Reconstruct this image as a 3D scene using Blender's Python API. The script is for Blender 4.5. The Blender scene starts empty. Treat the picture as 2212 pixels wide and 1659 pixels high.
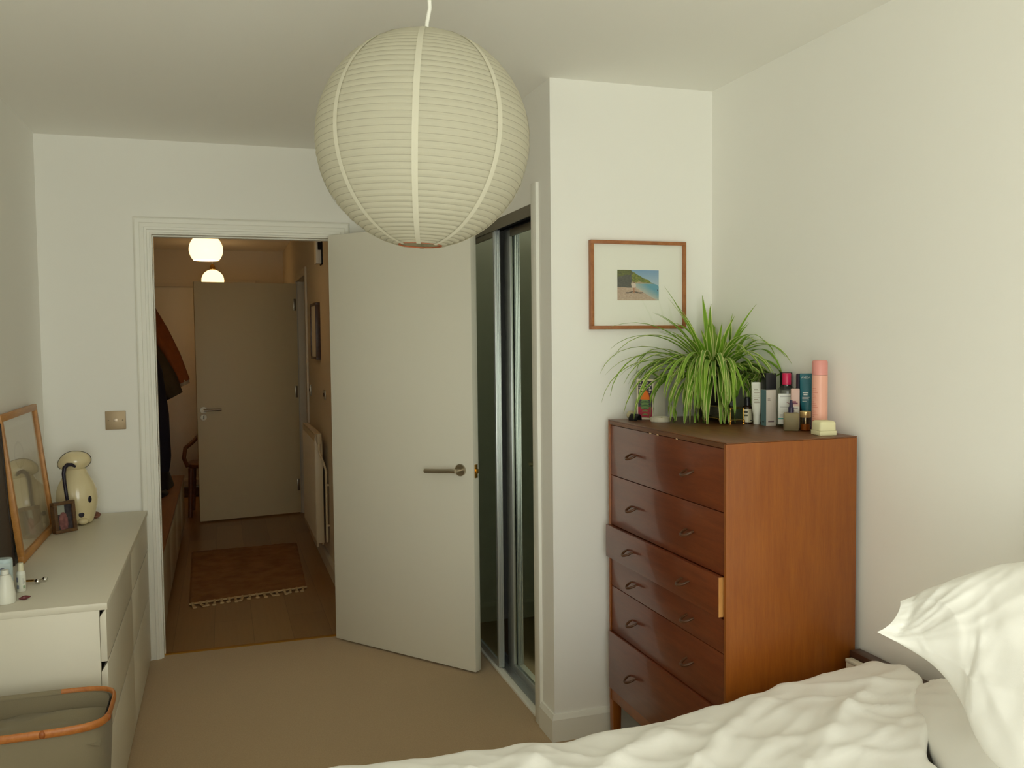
import bpy, bmesh, math, random
from mathutils import Vector, Matrix, noise
random.seed(7)
PI = math.pi
SC = bpy.context.scene
COL = SC.collection

# ------------------------------------------------------------------ camera
F_PX = 1911.16
yaw, pit, rol = math.radians(18.146), math.radians(-2.9146), math.radians(-0.5998)
Fv = Vector((math.sin(yaw)*math.cos(pit), math.cos(yaw)*math.cos(pit), math.sin(pit)))
Rv = Vector((math.cos(yaw), -math.sin(yaw), 0))
Uv = Rv.cross(Fv)
R2 = math.cos(rol)*Rv + math.sin(rol)*Uv
U2 = -math.sin(rol)*Rv + math.cos(rol)*Uv
cd = bpy.data.cameras.new('camera')
cd.sensor_fit = 'HORIZONTAL'; cd.sensor_width = 36.0
cd.lens = F_PX/2212*36.0
cd.clip_start = 0.05; cd.clip_end = 100
cam = bpy.data.objects.new('camera', cd); COL.objects.link(cam)
mat = Matrix((R2, U2, -Fv)).transposed().to_4x4()
mat.translation = Vector((0.0710, -4.4023, 1.4804))
cam.matrix_world = mat
SC.camera = cam

# ------------------------------------------------------------------ world, daylight, exposure
W = bpy.data.worlds.new('overcast_sky'); SC.world = W
W.use_nodes = True
nt = W.node_tree; nt.nodes.clear()
wo = nt.nodes.new('ShaderNodeOutputWorld'); bg = nt.nodes.new('ShaderNodeBackground')
tc = nt.nodes.new('ShaderNodeTexCoord'); sx = nt.nodes.new('ShaderNodeSeparateXYZ')
rp = nt.nodes.new('ShaderNodeValToRGB')
# bright sunlit ground and buildings below the horizon, softer open sky above it
rp.color_ramp.elements[0].position = 0.0; rp.color_ramp.elements[0].color = (0.98, 1.03, 0.92, 1)
rp.color_ramp.elements[1].position = 0.12; rp.color_ramp.elements[1].color = (0.90, 0.94, 0.90, 1)
nt.links.new(tc.outputs['Generated'], sx.inputs[0]); nt.links.new(sx.outputs['Z'], rp.inputs[0])
nt.links.new(rp.outputs[0], bg.inputs['Color']); bg.inputs['Strength'].default_value = 4.0
nt.links.new(bg.outputs[0], wo.inputs[0])
WIN_X0, WIN_X1, WIN_Z0, WIN_Z1, WIN_Y = -0.60, 0.95, 0.12, 2.28, -5.50
pl = bpy.data.lights.new('window_daylight', 'AREA'); pl.shape = 'RECTANGLE'
pl.size = WIN_X1-WIN_X0; pl.size_y = WIN_Z1-WIN_Z0
pl.cycles.is_portal = True
po = bpy.data.objects.new('window_daylight', pl); COL.objects.link(po)
po.location = ((WIN_X0+WIN_X1)/2, WIN_Y-0.16, (WIN_Z0+WIN_Z1)/2)
po.rotation_euler = (PI/2, 0, 0)      # emits towards +y, into the room
po.rotation_euler = Vector((0, -1, 0)).to_track_quat('Z', 'Y').to_euler()
VS = SC.view_settings
VS.view_transform = 'Standard'; VS.look = 'None'; VS.gamma = 1.0; VS.use_curve_mapping = False
VS.exposure = 0.58
SC.display_settings.display_device = 'sRGB'
SC.cycles.use_denoising = True
SC.cycles.max_bounces = 14; SC.cycles.diffuse_bounces = 10; SC.cycles.glossy_bounces = 6
SC.cycles.transparent_max_bounces = 16; SC.cycles.transmission_bounces = 8
SC.cycles.sample_clamp_indirect = 4.0
SC.cycles.caustics_reflective = True; SC.cycles.caustics_refractive = False

# ------------------------------------------------------------------ helpers
def lin(c):
    return tuple((v/12.92 if v <= 0.04045 else ((v+0.055)/1.055)**2.4) for v in c)
def S(r, g, b):
    return lin((r/255., g/255., b/255.))

MATS = {}
def material(name, rgb, rough=0.6, metal=0.0, spec=0.5, bump=0.0, bump_scale=200.0, var=0.0, var_scale=3.0,
             stretch=None, rgb2=None, detail=4.0, alpha_mix=None, transm=0.0, ior=1.45, coat=0.0, sheen=0.0, emit=None, emit_s=0.0):
    if name in MATS: return MATS[name]
    m = bpy.data.materials.new(name); m.use_nodes = True
    t = m.node_tree; b = t.nodes['Principled BSDF']
    b.inputs['Base Color'].default_value = (*rgb, 1)
    b.inputs['Roughness'].default_value = rough
    b.inputs['Metallic'].default_value = metal
    b.inputs['Specular IOR Level'].default_value = spec
    b.inputs['Transmission Weight'].default_value = transm
    b.inputs['IOR'].default_value = ior
    b.inputs['Coat Weight'].default_value = coat
    b.inputs['Sheen Weight'].default_value = sheen
    if emit:
        b.inputs['Emission Color'].default_value = (*emit, 1); b.inputs['Emission Strength'].default_value = emit_s
    if var > 0 or rgb2:
        co = t.nodes.new('ShaderNodeTexCoord'); mp = t.nodes.new('ShaderNodeMapping')
        if stretch: mp.inputs['Scale'].default_value = stretch
        n = t.nodes.new('ShaderNodeTexNoise'); n.inputs['Scale'].default_value = var_scale; n.inputs['Detail'].default_value = detail
        r = t.nodes.new('ShaderNodeValToRGB')
        c2 = rgb2 if rgb2 else tuple(v*(1-var) for v in rgb)
        r.color_ramp.elements[0].position = 0.32; r.color_ramp.elements[0].color = (*c2, 1)
        r.color_ramp.elements[1].position = 0.68; r.color_ramp.elements[1].color = (*rgb, 1)
        t.links.new(co.outputs['Object'], mp.inputs[0]); t.links.new(mp.outputs[0], n.inputs['Vector'])
        t.links.new(n.outputs['Fac'], r.inputs[0]); t.links.new(r.outputs[0], b.inputs['Base Color'])
    if bump > 0:
        co = t.nodes.new('ShaderNodeTexCoord')
        n = t.nodes.new('ShaderNodeTexNoise'); n.inputs['Scale'].default_value = bump_scale; n.inputs['Detail'].default_value = 3
        bp = t.nodes.new('ShaderNodeBump'); bp.inputs['Strength'].default_value = bump; bp.inputs['Distance'].default_value = 0.002
        t.links.new(co.outputs['Object'], n.inputs['Vector']); t.links.new(n.outputs['Fac'], bp.inputs['Height'])
        t.links.new(bp.outputs[0], b.inputs['Normal'])
    MATS[name] = m
    return m

def wood(name, c1, c2, stretch, rough=0.45, scale=1.0, coat=0.0, spec=0.5):
    """two layered noises stretched along the grain"""
    if name in MATS: return MATS[name]
    m = bpy.data.materials.new(name); m.use_nodes = True
    t = m.node_tree; b = t.nodes['Principled BSDF']
    b.inputs['Roughness'].default_value = rough; b.inputs['Coat Weight'].default_value = coat
    b.inputs['Specular IOR Level'].default_value = spec
    co = t.nodes.new('ShaderNodeTexCoord'); mp = t.nodes.new('ShaderNodeMapping')
    mp.inputs['Scale'].default_value = stretch
    n1 = t.nodes.new('ShaderNodeTexNoise'); n1.inputs['Scale'].default_value = 6*scale; n1.inputs['Detail'].default_value = 5
    n1.inputs['Distortion'].default_value = 0.4
    n2 = t.nodes.new('ShaderNodeTexNoise'); n2.inputs['Scale'].default_value = 40*scale; n2.inputs['Detail'].default_value = 3
    mx = t.nodes.new('ShaderNodeMath'); mx.operation = 'MULTIPLY_ADD'; mx.inputs[1].default_value = 0.35
    ml = t.nodes.new('ShaderNodeMath'); ml.operation = 'MULTIPLY'; ml.inputs[1].default_value = 0.65
    r = t.nodes.new('ShaderNodeValToRGB')
    r.color_ramp.elements[0].position = 0.33; r.color_ramp.elements[0].color = (*c2, 1)
    r.color_ramp.elements[1].position = 0.67; r.color_ramp.elements[1].color = (*c1, 1)
    t.links.new(co.outputs['Object'], mp.inputs[0])
    t.links.new(mp.outputs[0], n1.inputs['Vector']); t.links.new(mp.outputs[0], n2.inputs['Vector'])
    t.links.new(n1.outputs['Fac'], ml.inputs[0]); t.links.new(n2.outputs['Fac'], mx.inputs[0]); t.links.new(ml.outputs[0], mx.inputs[2])
    t.links.new(mx.outputs[0], r.inputs[0]); t.links.new(r.outputs[0], b.inputs['Base Color'])
    bp = t.nodes.new('ShaderNodeBump'); bp.inputs['Strength'].default_value = 0.12; bp.inputs['Distance'].default_value = 0.001
    t.links.new(n2.outputs['Fac'], bp.inputs['Height']); t.links.new(bp.outputs[0], b.inputs['Normal'])
    MATS[name] = m
    return m

def attr_mat(name, rough=0.6, translucent=0.0, spec=0.4, coat=0.0):
    """colour comes from the mesh's own printed / natural colours ('Col')"""
    if name in MATS: return MATS[name]
    m = bpy.data.materials.new(name); m.use_nodes = True
    t = m.node_tree; b = t.nodes['Principled BSDF']
    a = t.nodes.new('ShaderNodeVertexColor'); a.layer_name = 'Col'
    t.links.new(a.outputs['Color'], b.inputs['Base Color'])
    b.inputs['Roughness'].default_value = rough; b.inputs['Specular IOR Level'].default_value = spec
    b.inputs['Coat Weight'].default_value = coat
    if translucent > 0:
        tr = t.nodes.new('ShaderNodeBsdfTranslucent'); t.links.new(a.outputs['Color'], tr.inputs['Color'])
        mx = t.nodes.new('ShaderNodeMixShader'); mx.inputs[0].default_value = translucent
        t.links.new(b.outputs[0], mx.inputs[1]); t.links.new(tr.outputs[0], mx.inputs[2])
        t.links.new(mx.outputs[0], t.nodes['Material Output'].inputs[0])
    MATS[name] = m
    return m

def pane_mat(name, tint=(1, 1, 1), refl=0.08):
    """thin clear glass: mostly see-through, with a fresnel reflection"""
    if name in MATS: return MATS[name]
    m = bpy.data.materials.new(name); m.use_nodes = True
    t = m.node_tree; t.nodes.remove(t.nodes['Principled BSDF'])
    tr = t.nodes.new('ShaderNodeBsdfTransparent'); tr.inputs[0].default_value = (*tint, 1)
    gl = t.nodes.new('ShaderNodeBsdfGlossy'); gl.inputs['Roughness'].default_value = 0.03
    lw = t.nodes.new('ShaderNodeLayerWeight'); lw.inputs['Blend'].default_value = 0.5
    pw5 = t.nodes.new('ShaderNodeMath'); pw5.operation = 'POWER'; pw5.inputs[1].default_value = 5.0
    fr = t.nodes.new('ShaderNodeMath'); fr.operation = 'MULTIPLY_ADD'; fr.inputs[1].default_value = 0.9; fr.inputs[2].default_value = 0.04
    t.links.new(lw.outputs['Facing'], pw5.inputs[0]); t.links.new(pw5.outputs[0], fr.inputs[0])
    mx = t.nodes.new('ShaderNodeMixShader')
    t.links.new(fr.outputs[0], mx.inputs[0]); t.links.new(tr.outputs[0], mx.inputs[1]); t.links.new(gl.outputs[0], mx.inputs[2])
    t.links.new(mx.outputs[0], t.nodes['Material Output'].inputs[0])
    MATS[name] = m
    return m

class MB:
    """collects shapes, builds ONE mesh object"""
    def __init__(self): self.bm = bmesh.new()
    def box(self, a, b, bev=0.0, seg=2, mi=0):
        x0, y0, z0 = (min(a[i], b[i]) for i in range(3)); x1, y1, z1 = (max(a[i], b[i]) for i in range(3))
        vs = [self.bm.verts.new(p) for p in ((x0,y0,z0),(x1,y0,z0),(x1,y1,z0),(x0,y1,z0),(x0,y0,z1),(x1,y0,z1),(x1,y1,z1),(x0,y1,z1))]
        fs = [self.bm.faces.new([vs[i] for i in q]) for q in ((0,3,2,1),(4,5,6,7),(0,1,5,4),(1,2,6,5),(2,3,7,6),(3,0,4,7))]
        for f in fs: f.material_index = mi
        if bev > 0:
            es = list({e for f in fs for e in f.edges})
            bmesh.ops.bevel(self.bm, geom=es, offset=bev, segments=seg, profile=0.5, affect='EDGES')
        return self
    def obox(self, o, u, v, w, bev=0.0, seg=2):
        """box from corner o along three edge vectors"""
        o, u, v, w = Vector(o), Vector(u), Vector(v), Vector(w)
        vs = [self.bm.verts.new(p) for p in (o, o+u, o+u+v, o+v, o+w, o+u+w, o+u+v+w, o+v+w)]
        fs = [self.bm.faces.new([vs[i] for i in q]) for q in ((0,3,2,1),(4,5,6,7),(0,1,5,4),(1,2,6,5),(2,3,7,6),(3,0,4,7))]
        bmesh.ops.recalc_face_normals(self.bm, faces=fs)
        if bev > 0:
            es = list({e for f in fs for e in f.edges})
            bmesh.ops.bevel(self.bm, geom=es, offset=bev, segments=seg, profile=0.5, affect='EDGES')
        return self
    def lathe(self, prof, seg=32, c=(0,0,0), sx=1.0, sy=1.0, mi=None, close=False):
        """prof: list of (r, z); mi: material index per strip"""
        rings = []
        for r, z in prof:
            if r < 1e-6: rings.append([self.bm.verts.new((c[0], c[1], c[2]+z))])
            else: rings.append([self.bm.verts.new((c[0]+sx*r*math.cos(2*PI*k/seg), c[1]+sy*r*math.sin(2*PI*k/seg), c[2]+z)) for k in range(seg)])
        for i in range(len(rings)-1):
            A, B = rings[i], rings[i+1]
            for k in range(seg):
                k2 = (k+1) % seg
                if len(A) == 1 and len(B) == 1: continue
                if len(A) == 1: f = self.bm.faces.new((A[0], B[k2], B[k]))
                elif len(B) == 1: f = self.bm.faces.new((A[k], A[k2], B[0]))
                else: f = self.bm.faces.new((A[k], A[k2], B[k2], B[k]))
                if mi: f.material_index = mi[i]
        return self
    def tube(self, path, r, seg=10, caps=True, flat=None, closed=False):
        """sweep a circle (or flat=(a,b) ellipse, b along 'up') along the path; r may be a list"""
        P = [Vector(p) for p in path]; n = len(P); rings = []
        up = Vector((0, 0, 1))
        s = None
        for i, p in enumerate(P):
            if closed: d = P[(i+1) % n]-P[i-1]
            else: d = P[min(i+1, n-1)]-P[max(i-1, 0)]
            d.normalize()
            if s is None:
                s = d.cross(up)
                if s.length < .05: s = d.cross(Vector((1, 0, 0)))
            s = s-d*s.dot(d)          # carried along without twisting
            s.normalize(); w = s.cross(d).normalized()
            rr = r[i] if isinstance(r, (list, tuple)) else r
            a, b = (flat if flat else (1.0, 1.0))
            rings.append([self.bm.verts.new(p + s*(rr*a*math.cos(2*PI*k/seg)) + w*(rr*b*math.sin(2*PI*k/seg))) for k in range(seg)])
        for i in range(n if closed else n-1):
            A, B = rings[i], rings[(i+1) % n]
            for k in range(seg):
                k2 = (k+1) % seg
                self.bm.faces.new((A[k], A[k2], B[k2], B[k]))
        if caps and not closed:
            self.bm.faces.new(rings[0][::-1]); self.bm.faces.new(rings[-1])
        return self
    def prism(self, pts, axis, a, b, bev=0.0):
        """2-D outline extruded along an axis ('x','y','z') from a to b"""
        def P(u, v, w):
            return {'x': (w, u, v), 'y': (u, w, v), 'z': (u, v, w)}[axis]
        A = [self.bm.verts.new(P(u, v, a)) for u, v in pts]; B = [self.bm.verts.new(P(u, v, b)) for u, v in pts]
        n = len(pts); fs = [self.bm.faces.new(A), self.bm.faces.new(B)]
        for i in range(n):
            j = (i+1) % n; fs.append(self.bm.faces.new((A[i], A[j], B[j], B[i])))
        bmesh.ops.recalc_face_normals(self.bm, faces=fs)
        if bev > 0:
            bmesh.ops.bevel(self.bm, geom=list({e for f in fs for e in f.edges}), offset=bev, segments=2, profile=0.5, affect='EDGES')
        return self
    def ellipsoid(self, c, r, u=24, v=16, rot=None):
        M = Matrix.Translation(c) @ (rot.to_4x4() if rot else Matrix.Identity(4)) @ Matrix.Diagonal((*r, 1))
        bmesh.ops.create_uvsphere(self.bm, u_segments=u, v_segments=v, radius=1.0, matrix=M)
        return self
    def grid(self, fn, nu, nv, wrap=False):
        V = [[self.bm.verts.new(fn(i/nu, j/nv)) for j in range(nv+1)] for i in range(nu if wrap else nu+1)]
        m = len(V)
        for i in range(nu):
            for j in range(nv):
                a, b = V[i], V[(i+1) % m]
                self.bm.faces.new((a[j], b[j], b[j+1], a[j+1]))
        return self
    def build(self, name, mats, parent=None, smooth=True, angle=38, recalc=True):
        if recalc: bmesh.ops.recalc_face_normals(self.bm, faces=self.bm.faces)
        me = bpy.data.meshes.new(name); self.bm.to_mesh(me); self.bm.free()
        if smooth:
            me.polygons.foreach_set('use_smooth', [True]*len(me.polygons))
            me.set_sharp_from_angle(angle=math.radians(angle))
        for m in (mats if isinstance(mats, (list, tuple)) else [mats]): me.materials.append(m)
        o = bpy.data.objects.new(name, me); COL.objects.link(o)
        if parent is not None: o.parent = parent
        return o

def patch(name, pos, nx, ny, colfn, m, parent=None):
    """a printed surface: pos(u,v) -> point, colfn(u,v) -> sRGB 0..255"""
    vs = [pos(i/nx, j/ny) for j in range(ny+1) for i in range(nx+1)]
    fs = []; cols = []
    for j in range(ny):
        for i in range(nx):
            a = j*(nx+1)+i
            fs.append((a, a+1, a+nx+2, a+nx+1))
            c = (*S(*colfn((i+.5)/nx, (j+.5)/ny)), 1.0)
            cols += list(c)*4
    me = bpy.data.meshes.new(name); me.from_pydata([tuple(v) for v in vs], [], fs)
    at = me.color_attributes.new('Col', 'FLOAT_COLOR', 'CORNER')
    at.data.foreach_set('color', cols)
    me.polygons.foreach_set('use_smooth', [True]*len(me.polygons))
    me.materials.append(m)
    o = bpy.data.objects.new(name, me); COL.objects.link(o)
    if parent is not None: o.parent = parent
    return o

def rect(o, u, v):
    o, u, v = Vector(o), Vector(u), Vector(v)
    return lambda a, b: o + u*a + v*b
def cyl(r, z0, z1, a0, a1, c=(0, 0)):
    return lambda u, v: (c[0]+r*math.cos(a0+(a1-a0)*u), c[1]+r*math.sin(a0+(a1-a0)*u), z0+(z1-z0)*v)

def thing(name, label, cat, loc=(0, 0, 0), rz=0.0, group=None):
    o = bpy.data.objects.new(name, None); COL.objects.link(o)
    o.empty_display_size = 0.05
    o.location = loc; o.rotation_euler = (0, 0, rz)
    o['label'] = label; o['category'] = cat
    if group: o['group'] = group
    return o
def tag(o, label, cat, group=None, kind=None):
    o['label'] = label; o['category'] = cat
    if group: o['group'] = group
    if kind: o['kind'] = kind
    return o
def struct(o, label, cat): return tag(o, label, cat, kind='structure')
def text_mesh(name, s, size, m, parent, M, ext=0.0002):
    cu = bpy.data.curves.new(name, 'FONT'); cu.body = s; cu.size = size; cu.align_x = 'CENTER'; cu.align_y = 'CENTER'; cu.extrude = ext
    tmp = bpy.data.objects.new(name, cu); COL.objects.link(tmp)
    dg = bpy.context.evaluated_depsgraph_get()
    me = bpy.data.meshes.new_from_object(tmp.evaluated_get(dg))
    bpy.data.objects.remove(tmp); bpy.data.curves.remove(cu)
    me.materials.clear(); me.materials.append(m)
    o = bpy.data.objects.new(name, me); COL.objects.link(o); o.parent = parent; o.matrix_local = M
    return o

# ------------------------------------------------------------------ materials
M_wall = material('white_emulsion', S(242, 241, 236), 0.85, bump=0.05, bump_scale=350, spec=0.25)
M_ceil = material('ceiling_emulsion', S(244, 243, 238), 0.9, spec=0.2)
M_gloss = material('white_satin_paint', S(238, 237, 229), 0.4)
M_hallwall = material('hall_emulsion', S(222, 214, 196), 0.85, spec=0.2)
M_doorpaint = material('door_paint', S(234, 231, 218), 0.45)
M_carpet = material('beige_carpet', S(190, 164, 128), 0.95, bump=0.9, bump_scale=420, var=0.12, var_scale=180, spec=0.1, sheen=0.2)
M_steel = material('brushed_nickel', S(178, 168, 150), 0.32, metal=1.0)
M_chrome = material('bright_chrome', S(215, 212, 205), 0.12, metal=1.0)
M_alu = material('silver_aluminium', S(196, 200, 200), 0.38, metal=0.75)
M_aludark = material('bronze_track', S(112, 104, 86), 0.5, metal=0.3)
M_black = material('black_shade_and_fittings', S(18, 17, 20), 0.7)  # black fittings; on the wardrobe track and back it stands for shade
M_mirror = material('mirror_silver', S(206, 216, 200), 0.015, metal=1.0)
M_brass = material('polished_brass', S(214, 164, 78), 0.25, metal=1.0)
M_melamine = material('white_melamine', S(220, 214, 196), 0.42)
M_linen = material('white_cotton', S(246, 245, 240), 0.8, bump=0.12, bump_scale=900, spec=0.2, sheen=0.15)
M_paperprint = attr_mat('printed_paper', 0.7)
M_gloss_print = attr_mat('glossy_print', 0.35)
M_leaf = attr_mat('leaf_surface', 0.45, translucent=0.3)
M_pane = pane_mat('clear_pane')
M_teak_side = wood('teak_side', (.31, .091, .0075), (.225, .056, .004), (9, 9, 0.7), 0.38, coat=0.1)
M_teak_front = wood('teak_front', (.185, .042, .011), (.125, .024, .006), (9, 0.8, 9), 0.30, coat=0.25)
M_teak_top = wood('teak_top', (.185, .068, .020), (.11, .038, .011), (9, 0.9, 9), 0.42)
M_teak_edge = wood('pale_edge_veneer', S(206, 150, 84), S(184, 126, 64), (8, 8, 1), 0.5)
M_handle = material('dark_horn', S(84, 52, 30), 0.35)
M_oakframe = wood('oak_frame', S(172, 112, 64), S(148, 90, 48), (6, 6, 6), 0.45)
M_bamboo = wood('bamboo', S(190, 120, 56), S(166, 96, 40), (14, 2, 14), 0.4)
M_pine = wood('honey_oak', S(196, 140, 72), S(172, 116, 54), (6, 1.0, 6), 0.42)

# ------------------------------------------------------------------ room dimensions
XL, XR, H = -0.6928, 1.8585, 2.406       # left wall, right wall, ceiling
XC, YC = 1.2025, -1.414                  # wardrobe wall plane, alcove wall plane
YW = WIN_Y                               # window wall behind the camera
DX0, DX1, DZ = -0.222, 0.606, 1.979      # bedroom doorway
HX0, HX1, HY = -0.66, 0.70, 5.10         # hall
T = 0.12

# ------------------------------------------------------------------ large structure
mb = MB().box((XL-.2, YW-.2, -.12), (XR+.2, 0.055, 0.0))
struct(mb.build('floor', M_carpet, smooth=False), 'beige wall to wall bedroom carpet', 'floor')

def floor_wood():
    m = bpy.data.materials.new('oak_laminate'); m.use_nodes = True
    t = m.node_tree; b = t.nodes['Principled BSDF']
    co = t.nodes.new('ShaderNodeTexCoord'); mp = t.nodes.new('ShaderNodeMapping'); mp.inputs['Rotation'].default_value = (0, 0, PI/2)
    br = t.nodes.new('ShaderNodeTexBrick'); br.inputs['Scale'].default_value = 1.0
    br.inputs['Brick Width'].default_value = 1.28; br.inputs['Row Height'].default_value = 0.19
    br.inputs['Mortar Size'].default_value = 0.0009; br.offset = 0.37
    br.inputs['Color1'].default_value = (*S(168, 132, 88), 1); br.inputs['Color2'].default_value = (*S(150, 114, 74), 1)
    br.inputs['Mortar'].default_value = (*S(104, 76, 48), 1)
    mp2 = t.nodes.new('ShaderNodeMapping'); mp2.inputs['Scale'].default_value = (14, 0.8, 1)
    n = t.nodes.new('ShaderNodeTexNoise'); n.inputs['Scale'].default_value = 5; n.inputs['Detail'].default_value = 6
    mx = t.nodes.new('ShaderNodeMixRGB'); mx.blend_type = 'MULTIPLY'; mx.inputs[0].default_value = 0.5
    r = t.nodes.new('ShaderNodeValToRGB'); r.color_ramp.elements[0].color = (.55, .5, .45, 1); r.color_ramp.elements[1].color = (1, 1, 1, 1)
    t.links.new(co.outputs['Object'], mp.inputs[0]); t.links.new(mp.outputs[0], br.inputs[0])
    t.links.new(co.outputs['Object'], mp2.inputs[0]); t.links.new(mp2.outputs[0], n.inputs['Vector']); t.links.new(n.outputs[0], r.inputs[0])
    t.links.new(br.outputs[0], mx.inputs[1]); t.links.new(r.outputs[0], mx.inputs[2]); t.links.new(mx.outputs[0], b.inputs['Base Color'])
    b.inputs['Roughness'].default_value = 0.28
    return m
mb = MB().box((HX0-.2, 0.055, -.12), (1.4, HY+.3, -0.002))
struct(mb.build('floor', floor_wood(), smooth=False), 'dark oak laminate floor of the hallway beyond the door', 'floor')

mb = MB().box((XL-.25, YW-.25, H), (XR+.25, HY+.35, H+.12))
struct(mb.build('ceiling', M_ceil, smooth=False), 'flat white ceiling', 'ceiling')
mb = MB().box((XL-T, YW-.2, -.1), (XL, T, H+.02))
struct(mb.build('wall_left', M_wall, smooth=False), 'white wall on the left behind the low dresser', 'wall')
mb = MB().box((XR, YW-.2, -.1), (XR+T, T, H+.02))
struct(mb.build('wall_right', M_wall, smooth=False), 'white wall on the right behind the bed', 'wall')
mb = MB().prism([(XL-.02, -.1), (DX0-.028, -.1), (DX0-.028, DZ+.028), (DX1+.028, DZ+.028), (DX1+.028, -.1), (XR+.02, -.1), (XR+.02, H+.02), (XL-.02, H+.02)], 'y', 0, T)
struct(mb.build('wall_back', M_wall, smooth=False), 'white wall with the open doorway', 'wall')
mb = MB().prism([(XC, YC), (XR+.02, YC), (XR+.02, YC+.10), (XC+.10, YC+.10), (XC+.10, -1.262), (XC, -1.262)], 'z', -.1, H+.02)
struct(mb.build('wall_alcove', M_wall, smooth=False), 'white wall above the tall chest where the beach photo hangs', 'wall')
mb = MB().box((XC, -1.262, 1.993), (XC+.10, .02, H+.02))
struct(mb.build('wall_wardrobe', M_wall, smooth=False), 'white wall over the mirrored wardrobe doors', 'wall')
# window wall behind the camera
mb = MB()
mb.box((XL-.1, YW-T, -.1), (WIN_X0, YW, H+.02)).box((WIN_X1, YW-T, -.1), (XR+.1, YW, H+.02))
mb.box((WIN_X0, YW-T, -.1), (WIN_X1, YW, WIN_Z0)).box((WIN_X0, YW-T, WIN_Z1), (WIN_X1, YW, H+.02))
struct(mb.build('wall_window', M_wall, smooth=False), 'white wall with the window opposite the doorway', 'wall')
wn = MB()
xm = (WIN_X0+WIN_X1)/2
for x0, x1 in ((WIN_X0, WIN_X0+.05), (WIN_X1-.05, WIN_X1), (xm-.03, xm+.03)):
    wn.box((x0, YW-.09, WIN_Z0), (x1, YW-.03, WIN_Z1), .004)
for z0, z1 in ((WIN_Z0, WIN_Z0+.05), (WIN_Z1-.05, WIN_Z1)):
    wn.box((WIN_X0+.05, YW-.09, z0), (WIN_X1-.05, YW-.03, z1), .004)
wo_ = struct(wn.build('window_1', M_gloss), 'white framed two light window opposite the doorway', 'window')
for x0, x1 in ((WIN_X0+.05, xm-.03), (xm+.03, WIN_X1-.05)):
    MB().box((x0, YW-.064, WIN_Z0+.05), (x1, YW-.058, WIN_Z1-.05)).build('pane', M_pane, wo_, smooth=False)

# hall shell
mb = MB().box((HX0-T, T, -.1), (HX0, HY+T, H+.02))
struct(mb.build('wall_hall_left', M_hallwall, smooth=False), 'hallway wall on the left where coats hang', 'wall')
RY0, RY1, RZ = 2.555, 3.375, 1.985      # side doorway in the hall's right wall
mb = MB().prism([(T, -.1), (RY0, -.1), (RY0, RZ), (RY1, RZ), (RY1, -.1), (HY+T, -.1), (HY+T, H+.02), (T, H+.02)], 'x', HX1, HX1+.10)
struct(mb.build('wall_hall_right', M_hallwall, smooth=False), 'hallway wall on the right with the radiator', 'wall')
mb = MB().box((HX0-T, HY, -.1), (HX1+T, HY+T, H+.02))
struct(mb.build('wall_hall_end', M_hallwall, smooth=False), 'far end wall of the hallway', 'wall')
mb = MB().box((1.3, RY0-.2, -.1), (1.36, RY1+.2, H)).box((HX1+.09, RY0-.26, -.1), (1.36, RY0-.2, H)).box((HX1+.09, RY1+.2, -.1), (1.36, RY1+.26, H))
struct(mb.build('wall_side_room', M_hallwall, smooth=False), 'wall of the side room off the hallway', 'wall')

# skirting boards
def skirt(mb, p, q, nrm, h=0.099, t=0.015, m0=0, m1=0):
    """straight skirting from p to q, nrm points into the room"""
    p, q, n = Vector((*p, 0)), Vector((*q, 0)), Vector((*nrm, 0))
    prof = [(0, 0), (t, 0), (t, h-.018), (t*.45, h), (0, h)]
    d = (q-p).normalized()      # m0 / m1: mitre the ends around outer (+1) corners
    A = [mb.bm.verts.new(p-d*(a*m0)+n*a+Vector((0, 0, b))) for a, b in prof]; B = [mb.bm.verts.new(q+d*(a*m1)+n*a+Vector((0, 0, b))) for a, b in prof]
    k = len(prof); mb.bm.faces.new(A); mb.bm.faces.new(B)
    for i in range(k): mb.bm.faces.new((A[i], A[(i+1) % k], B[(i+1) % k], B[i]))
mb = MB(); skirt(mb, (XC, YC), (XR, YC), (0, -1), m0=1); skirt(mb, (XC, YC), (XC, -1.289), (-1, 0), m0=1)
struct(mb.build('baseboard_alcove', M_gloss, smooth=False), 'white skirting around the alcove corner by the tall chest', 'skirting')
mb = MB(); skirt(mb, (XL, 0), (DX0-.076, 0), (0, -1)); skirt(mb, (DX1+.076, 0), (XC, 0), (0, -1))
struct(mb.build('baseboard_back', M_gloss, smooth=False), 'white skirting behind the open bedroom door', 'skirting')
mb = MB(); skirt(mb, (XL, YW), (XL, 0), (1, 0), t=.012)
struct(mb.build('baseboard_left', M_gloss, smooth=False), 'white skirting along the left wall', 'skirting')
mb = MB(); skirt(mb, (XR, YW), (XR, YC), (-1, 0), t=.012)
struct(mb.build('baseboard_right', M_gloss, smooth=False), 'white skirting along the right wall behind the bed', 'skirting')
mb = MB(); skirt(mb, (HX1, T), (HX1, RY0-.06), (-1, 0)); skirt(mb, (HX1, RY1+.06), (HX1, HY), (-1, 0))
struct(mb.build('baseboard_hall', M_hallwall, smooth=False), 'skirting along the hallway wall under the radiator', 'skirting')

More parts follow.
